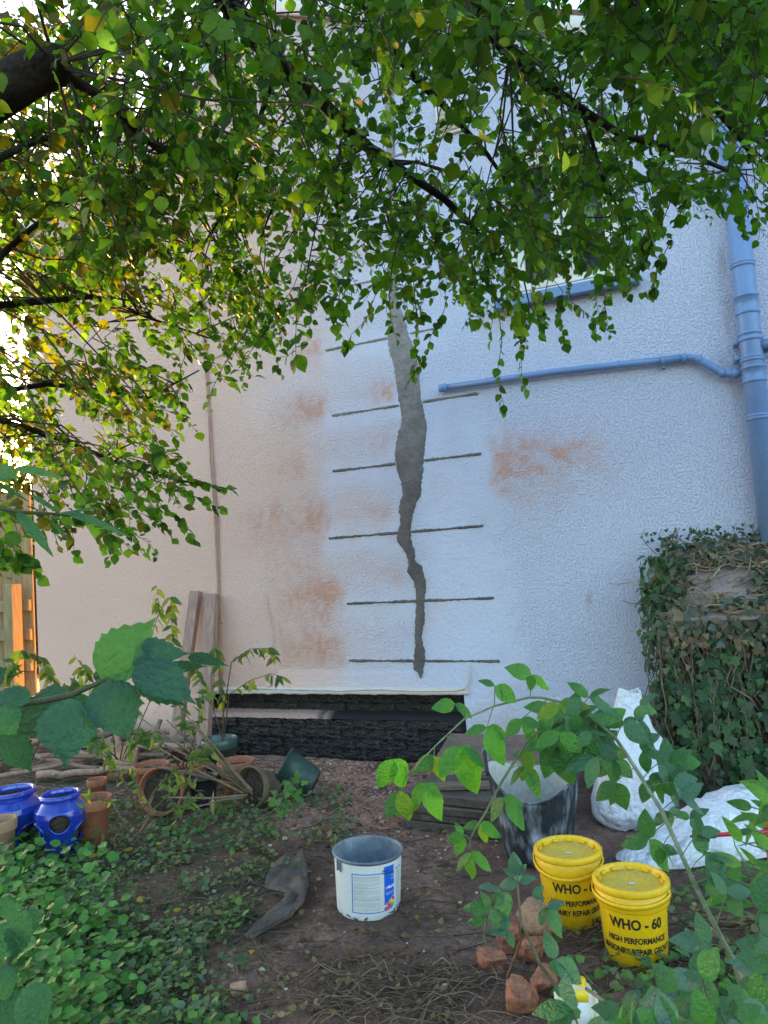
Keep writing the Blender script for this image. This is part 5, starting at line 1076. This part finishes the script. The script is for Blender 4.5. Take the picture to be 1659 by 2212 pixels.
for _ in range(1700):                                   # dry stringy growth over the slab
    q = R4.random(); x = bx0+(bx1-bx0)*R4.random()**1.0; y = yf+(WY-.08-yf)*q; z = zf+(zb-zf)*q
    u = (x-bx0)/(.75); 
    if .14 < u < .66 and .16 < q < .62 and R4.random() < .93: continue
    addivy(np.array([x, y-.02, z+.05+.05*R4.random()]), (0, -.6, .8), R4.uniform(.03, .06), 3, 8, -.3)
for _ in range(820):                                   # shaggy dry fringe over the slab edge
    x = R4.uniform(bx0-.05, bx1); addivy(np.array([x, yf-.05-.11*R4.random(), zf-.04+R4.normal(0, .07)]), (0, -1, .6), R4.uniform(.026, .06), 4, 8)
for _ in range(420):                                   # rounded shoulder at the upper left corner
    q = unit()*R4.random()**.4; addivy(np.array([bx0+.06+q[0]*.15, (yf+WY)/2+.05+q[1]*.22, (zf+zb)/2+.02+q[2]*.20]), (-.6, -.7, .5), R4.uniform(.028, .06), 1, 8)
for k in range(26):                                     # shoots standing up from the top
    x0 = bx0+R4.uniform(-.05, .7); 
    for q in range(6): addivy(np.array([x0+(-.02 if k % 2 else .02)*q, WY-.12+R4.normal(0, .02), zb+.02+.022*q+R4.normal(0, .01)]), (0, -1, .5), R4.uniform(.02, .035), 2, 6, R4.normal(0, .5))
for cz, cr in ((.30, .12), (.55, .15), (.78, .11), (1.0, .16), (.15, .16), (1.18, .12)):     # uneven bulges down the left edge
    for _ in range(90):
        q = unit()*R4.random()**.4*cr; addivy(np.array([bx0-.01+q[0]*.8, yf+.05+R4.random()*.1+q[1]*.6, cz+q[2]]), (-.6, -.7, .4), R4.uniform(.032, .07), 0, 6)
foliage(iv, IVY, Ms, ti, PI, pi, M['ivy'], 300)
st = MB()
for k in range(120):                                    # net of pale stems on the slab
    x = bx0+R4.uniform(0, 1.0); q = R4.random(); a = R4.normal(.2, 1.0); pts = []
    if .10 < x-bx0 < .62 and .1 < q < .6 and R4.random() < .72: continue
    for j in range(9):
        qq = np.clip(q, 0, 1); pts.append(np.array([x, yf+(WY-.08-yf)*qq-.03, zf+(zb-zf)*qq+.045+.02*R4.random()])); x += .06*math.cos(a); q += .10*math.sin(a); a += R4.normal(0, .5)
    st.tube(pts, np.linspace(.0065, .0028, 9), 5, np.array((.36, .265, .175))*R4.uniform(.6, 1.1), cap=False)
for k in range(44):
    x = bx0+R4.uniform(-.06, 1.0); z = zf-.02; pts = []; L_ = R4.uniform(.3, 1.0)
    for j in range(9): pts.append(np.array([x, yf-.05-.07*R4.random(), max(z, .02)])); x += R4.normal(0, .03); z -= L_/8
    st.tube(pts, np.linspace(.006, .003, 9), 5, np.array((.24, .18, .12))*R4.uniform(.5, 1.2), cap=False)
for k in range(26):
    x = bx0-.02-R4.uniform(0, .12); z = R4.uniform(.4, zb); y = R4.uniform(yf, WY-.05); pts = []
    for j in range(7): pts.append(np.array([x, y, max(z, .02)])); x += R4.normal(-.002, .015); z -= .07
    st.tube(pts, .0025, 4, (.10, .08, .05), cap=False)
st.build('stems', M['twig'], iv)['kind'] = 'stuff'
for k in range(7):
    x0 = bx0-.10+k*.11; s2 = MB(); s2.tube([(x0+.05, WY-.12, zb), (x0, WY-.13, zb+.06), (x0-.03, WY-.13, zb+.12), (x0-.01, WY-.13, zb+.16)], .003, 5, (.22, .2, .12)); s2.build('shoot', M['twig'], iv)

# ============================================================ THE TREE OVERHEAD
tree = thing('apple_tree', 'spreading leafy tree whose branches hang across the upper half of the white wall', 'tree', (-3.1, .7, 0))
TT = np.array([(-3.1, .7, -.05), (-3.05, .72, .9), (-2.9, .85, 1.7), (-2.75, 1.0, 2.4), (-2.6, 1.1, 3.2), (-2.4, 1.2, 4.0)])
MB().tube(TT, [.19, .15, .14, .13, .10, .05], 18).build('trunk', M['bark'], tree)
B0 = [TT[3], at(-150, 285, 1.85), at(-40, 222, 1.8), at(55, 165, 1.78), at(118, 140, 1.78), at(146, 132, 1.78)]
lb_ = MB().tube(B0, [.09, .062, .056, .052, .048, .036], 16); lb_.build('branch', M['bark'], tree)
def W_(*p): return [at(*q) if len(q) == 3 and q[2] < 50 else np.array(q[1:]) for q in p]
BR_ = [
 ([TT[4]]+W_((150, -560, 1.5), (330, -260, 1.7), (430, -110, 1.95), (490, 0, 2.0), (545, 75, 2.1), (600, 135, 2.2), (660, 190, 2.3), (720, 245, 2.4), (790, 315, 2.5), (850, 355, 2.6), (960, 430, 2.8), (1030, 500, 3.0), (1080, 575, 3.1)), (.05, .009)),
 ([TT[5]]+W_((500, -700, 1.6), (760, -60, 2.2), (830, 80, 2.4), (900, 170, 2.6), (960, 230, 2.7), (1050, 330, 2.9), (1100, 400, 3.0)), (.035, .006)),
 ([TT[5]]+W_((700, -650, 1.6), (980, -50, 2.0), (1080, 90, 2.2), (1160, 170, 2.4), (1260, 240, 2.5), (1340, 290, 2.6), (1480, 330, 2.8), (1600, 380, 2.9)), (.035, .007)),
 ([TT[5]]+W_((1000, -700, 1.6), (1330, -40, 2.1), (1400, 60, 2.2), (1500, 180, 2.4), (1600, 300, 2.6), (1680, 420, 2.8)), (.03, .006)),
 ([at(118, 140, 1.78)]+W_((180, 190, 1.95), (230, 215, 2.1), (300, 290, 2.4), (370, 350, 2.7), (440, 420, 3.0), (520, 520, 3.2)), (.016, .005)),
 ([at(-150, 285, 1.85)]+W_((-20, 350, 2.0), (60, 312, 2.15), (140, 288, 2.3), (260, 270, 2.5)), (.018, .004)),
 ([TT[2]]+W_((-120, 640, 2.1), (-20, 572, 2.2), (60, 500, 2.3), (140, 440, 2.5), (240, 420, 2.7)), (.02, .004)),
 ([TT[2]]+W_((-60, 665, 2.35), (100, 650, 2.6), (200, 640, 2.8), (330, 690, 3.1), (450, 730, 3.3)), (.02, .004)),
 ([TT[1]]+W_((-30, 900, 2.5), (60, 925, 2.7), (160, 960, 2.9), (280, 1010, 3.1), (400, 1040, 3.3), (490, 1055, 3.4)), (.018, .003)),
 ([TT[2]]+W_((-30, 850, 2.5), (100, 830, 2.7), (200, 840, 2.9), (320, 860, 3.1), (430, 800, 3.3)), (.016, .003)),
 ([at(600, 135, 2.5)]+W_((560, 260, 2.7), (520, 360, 2.9), (470, 480, 3.1), (420, 560, 3.2)), (.012, .004)),
 ([at(720, 245, 2.9)]+W_((690, 280, 2.95), (640, 330, 3.0), (600, 420, 3.1), (560, 520, 3.2)), (.012, .004)),
 ([at(850, 355, 3.1)]+W_((900, 350, 3.2), (1000, 380, 3.3), (1120, 470, 3.5), (1200, 560, 3.6)), (.010, .004)),
 ([at(790, 315, 3.0)]+W_((820, 400, 3.1), (840, 480, 3.2), (880, 560, 3.3)), (.010, .003)),
 ([at(1260, 240, 2.5)]+W_((1300, 380, 2.7), (1340, 460, 2.9), (1350, 540, 3.0)), (.009, .003)),
]
node = []
for path, (r0, r1) in BR_:
    P_ = np.array(path); n = len(P_); MB().tube(P_, r0+(r1-r0)*np.linspace(0, 1, n)**.7, 10 if r0 > .02 else 7).build('branch', M['bark'], tree)
    for i in range(n-1):
        for q in np.linspace(0, 1, 5)[:-1]: node.append(P_[i]*(1-q)+P_[i+1]*q)
node = np.array(node)
# lower edge of the crown in the photo, used only to shape how far the twigs hang
EDGE = [(-400, 1260), (0, 1225), (60, 1170), (110, 1060), (200, 1150), (290, 1170), (370, 1120), (440, 1060), (478, 1030), (490, 800), (560, 735), (600, 700), (640, 665), (700, 640), (740, 640), (800, 640), (860, 620), (950, 640), (1000, 620), (1060, 650), (1130, 680), (1200, 690), (1250, 690), (1300, 660), (1340, 590), (1380, 560), (1430, 545), (1465, 450), (1500, 390), (1540, 410), (1590, 450), (1659, 470), (2100, 560)]
ex, ey = zip(*EDGE)
def dens(x, y):
    if y > np.interp(x, ex, ey): return 0
    w = 1.0
    if 255 < x < 480 and 800 < y < 965: w = .25 if (x-255)*.9+(y-800)*-.2 > 30 else .7
    if 300 < x < 500 and 640 < y < 800: w *= .7
    if x > 430 and y > 330: w *= .78
    if x < 130 and 560 < y < 960: w *= .85
    if 560 < x < 840 and 470 < y < 640: w *= .42
    if y < 100 and x > 560: w *= 1.6
    if x < 480 and y > 600: w *= .72
    if 420 < x < 560 and 300 < y < 480: w *= .72
    if 1130 < x < 1350 and 400 < y < 640: w *= .42
    if y < 100 and x > 560: w *= 1.6
    if x < 480 and y > 600: w *= .72
    if y < 330: w *= .62
    if y < 330 and x > 600: w *= .68
    if 780 < x < 900 and 60 < y < 480: w *= .72
    if x > 1470 and y > 180: w *= .75
    g = fbm(x/80, y/80, 55, 3); return w*float(.22+.78*sstep(.40, .56, g))
LIMB = [np.array(q) for q in ([(490, 0), (545, 75), (600, 135), (660, 190), (720, 245), (790, 315), (850, 355), (960, 430), (1030, 500)], [(830, 80), (900, 170), (960, 230), (1050, 330)], [(1080, 90), (1160, 170), (1260, 240), (1340, 290)])]
def nearlimb(x, y, d):                                    # twigs do not sprout straight out of the bare limbs
    for q in LIMB:
        t = np.interp(x, q[:, 0], q[:, 1])
        if q[0, 0]-10 < x < q[-1, 0] and -190 < y-t < 12 and d < 2.1+(y-0)*.002: return True
    return False
R5 = np.random.default_rng(40); tw = MB(); LM = []; LT = []; LP = []
OVT = [leaf_tpl(.46, 7, .15, .25, .45, 0, tipw=.25, wav=.03, seed=1), leaf_tpl(.40, 7, .22, .35, .47, 0, tipw=.2, wav=.04, seed=2), leaf_tpl(.48, 7, -.08, .4, .44, 0, tipw=.3, wav=.05, seed=3), leaf_tpl(.43, 7, .3, .1, .42, 0, tipw=.3, wav=.04, seed=4), leaf_tpl(.36, 7, .42, .5, .45, 0, tipw=.2, wav=.05, seed=5)]
PTR = np.array([(.064, .165, .017), (.048, .124, .014), (.088, .195, .020), (.032, .080, .011), (.105, .21, .024), (.105, .155, .018), (.12, .12, .015), (.085, .075, .012)])  # last two ochres: golden glow painted into leaf colour, some leaves truly yellow
def twig(p, d, L_, size, n, curve=.35, glow_tint=0):
    pts = [p.copy()]; q = p.copy(); d = d/np.linalg.norm(d); st_ = L_/6
    for i in range(6): d = d+np.array([R5.normal(0, .16), R5.normal(0, .16), -curve*.35]); d /= np.linalg.norm(d); q = q+d*st_; pts.append(q.copy())
    tw.tube(pts, np.linspace(.0021, .0009, 7), 3, (.055, .042, .03), cap=False); P_ = np.array(pts)
    for k in range(n):
        u = (.12+.88*k/max(n-1, 1))*6; i = min(int(u), 5); b = P_[i]*(1-(u-i))+P_[i+1]*(u-i); t_ = P_[i+1]-P_[i]; t_ = t_/np.linalg.norm(t_)
        s_ = np.cross(t_, unit()); ax = t_*.4+s_*.9+np.array([0, 0, -.15]); n_ = np.array([0, -.15, .8])+R5.normal(0, .6, 3)
        LM.append(frame(b+s_*.004, ax, n_, size*R5.uniform(.45, 1.4), R5.uniform(.85, 1.1))); LT.append(int(R5.integers(5))); LP.append(int(6+(R5.random() < .4)) if R5.random() < glow_tint else (int(min(R5.random()**1.35*6, 5)) if R5.random() < .9 else 4))
cnt = 0
while cnt < 2250:
    x = R5.uniform(-260, 1900); y = R5.uniform(-330, 1230)
    ins = 0 < x < 1659 and y > 0
    if not ins and R5.random() < .45: continue
    if R5.random() > dens(x, y): continue
    dbase = np.interp(y, [-330, 0, 350, 750, 1200], [1.7, 1.95, 2.7, 3.3, 3.1]); d = max(1.35, dbase+R5.normal(0, .42)); d = min(d, 4.4)
    if x < 450 and y > 600: d = min(3.9, 2.6+R5.normal(.35, .35))
    p = at(x, y, d)
    if p[2] < .8: continue
    if x < 250 and -160 < y < 320 and d < 2.05 and R5.random() < .85: continue
    if nearlimb(x, y, d) and R5.random() < .93: continue
    if x < 520 and y > 560: dr = RIGHT_*.85+np.array([0, 0, -.55])+R5.normal(0, .25, 3)
    else: dr = np.array([R5.normal(.1, .7), R5.normal(.0, .6), -.28]) if y < np.interp(x, ex, ey)-140 else np.array([R5.normal(.1, .4), R5.normal(0, .4), -.6])
    L_ = R5.uniform(.12, .34); tip = p+dr/np.linalg.norm(dr)*L_; tx, ty, _ = proj(tip)
    if ty > np.interp(tx, ex, ey)+R5.normal(25, 30): continue
    twig(p, dr, L_, R5.uniform(.029, .047)*(1 if d > 2.2 else .82), int(L_/.022)+2, glow_tint=.42*max(0, 1-max(x, 0)/430)); cnt += 1
    if cnt % 3 == 0:                                   # side shoot back to the nearest limb
        j = np.argmin(np.sum((node-p)**2, 1)); q = node[j]; dd = np.linalg.norm(q-p)
        if dd < .9: tw.tube([q, (q+p)/2+np.array([0, 0, .03])+R5.normal(0, .03, 3), p], [.0045, .003, .002], 4, (.055, .042, .03), cap=False)
for x0, y0, x1, y1, d, n in ((1060, 560, 1068, 740, 3.3, 5), (1068, 640, 1090, 890, 3.3, 12), (1150, 600, 1128, 840, 3.4, 14), (1200, 600, 1225, 745, 3.4, 10), (1235, 620, 1298, 735, 3.4, 12), (900, 620, 890, 815, 3.2, 16), (960, 640, 905, 790, 3.2, 10), (730, 600, 745, 745, 3.3, 12), (820, 620, 760, 735, 3.3, 9), (680, 620, 662, 740, 3.4, 2), (662, 740, 605, 775, 3.4, 2), (605, 770, 600, 800, 3.4, 3),
                            (1400, 480, 1395, 560, 2.9, 8), (1440, 520, 1400, 630, 2.9, 14), (1440, 430, 1370, 590, 2.9, 12), (1530, 340, 1555, 455, 2.8, 12), (1610, 380, 1600, 500, 2.8, 10), (1020, 560, 1010, 650, 3.3, 9), (1180, 600, 1165, 720, 3.4, 12), (1110, 600, 1120, 700, 3.4, 9), (640, 600, 560, 735, 3.3, 12), (520, 690, 600, 760, 3.3, 9), (560, 640, 620, 690, 3.3, 8),
                            (300, 1010, 480, 1110, 3.2, 14), (250, 1000, 425, 1170, 3.1, 16), (200, 980, 375, 1165, 3.1, 16), (330, 1020, 495, 1058, 3.3, 14), (180, 990, 300, 1190, 3.0, 14), (250, 830, 345, 905, 3.2, 10), (280, 790, 400, 830, 3.2, 10), (60, 1090, 210, 1140, 2.9, 12), (0, 1120, 75, 1240, 2.6, 14), (-20, 1140, 40, 1230, 2.6, 12), (220, 850, 340, 860, 3.2, 8), (120, 1000, 230, 1190, 3.0, 10)):
    a = at(x0, y0, d); b = at(x1, y1, d+.05); L_ = np.linalg.norm(b-a); ds = (b-a)/L_
    pts = [a+(b-a)*q+R5.normal(0, .012, 3) for q in np.linspace(0, 1, 6)]; tw.tube(pts, np.linspace(.0022, .0009, 6), 4, (.055, .042, .03), cap=False)
    for k in range(n):
        u = (.25+.75*k/max(n-1, 1))*5 if n > 3 else 5*(.5+.5*(k+1)/n); i = min(int(u), 4); p = pts[i]*(1-(u-i))+pts[i+1]*(u-i); s_ = np.cross(ds, unit())
        LM.append(frame(p, ds*.6+s_*.8+np.array([0, 0, -.4]), np.array([0, -.5, .6])+R5.normal(0, .5, 3), R5.uniform(.036, .056))); LT.append(int(R5.integers(5))); LP.append(int(R5.integers(0, 5)))
tw.build('twigs', M['twig'], tree)['kind'] = 'stuff'
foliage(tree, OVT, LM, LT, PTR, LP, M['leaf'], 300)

# ---- tree added beyond the fence to give a golden glow at the left
ft_ = thing('glow_tree', 'golden green tree added beyond the fence for the glow at the left edge', 'tree', (-10.6, 9.7, 0)); R6 = np.random.default_rng(77); Ms = []; ti = []; pi = []
TK = [(-10.6, 9.7, -.05), (-10.55, 9.7, 1.2), (-10.65, 9.75, 2.4), (-10.5, 9.7, 3.6), (-10.4, 9.65, 4.8)]
MB().tube(TK, [.16, .12, .10, .07, .03], 12).build('trunk', M['bark'], ft_)
for k in range(14):
    a = R6.uniform(0, 6.3); z0 = R6.uniform(1.3, 4.4); L_ = R6.uniform(.9, 1.7); b0 = np.array([-10.58, 9.7, z0]); d = np.array([math.cos(a), .6*math.sin(a), R6.uniform(.1, .6)])
    MB().tube([b0, b0+d*L_*.5, b0+d*L_+np.array([0, 0, -.1])], [.045, .028, .01], 6).build('branch', M['bark'], ft_)
    for c_ in range(4):
        cc = b0+d*L_*R6.uniform(.5, 1.1)+R6.normal(0, .22, 3)
        for _ in range(46): Ms.append(frame(cc+R6.normal(0, .24, 3), (R6.normal(), R6.normal(), -.4), (R6.normal(0, .6), R6.normal(0, .6), 1), R6.uniform(.07, .12))); ti.append(int(R6.integers(5))); pi.append(int(R6.integers(4)))
foliage(ft_, OVT, Ms, ti, np.array([(.13, .17, .02), (.10, .14, .018), (.17, .18, .025), (.08, .11, .015)]), pi, M['leaf'], 0, stuff_name='crown')
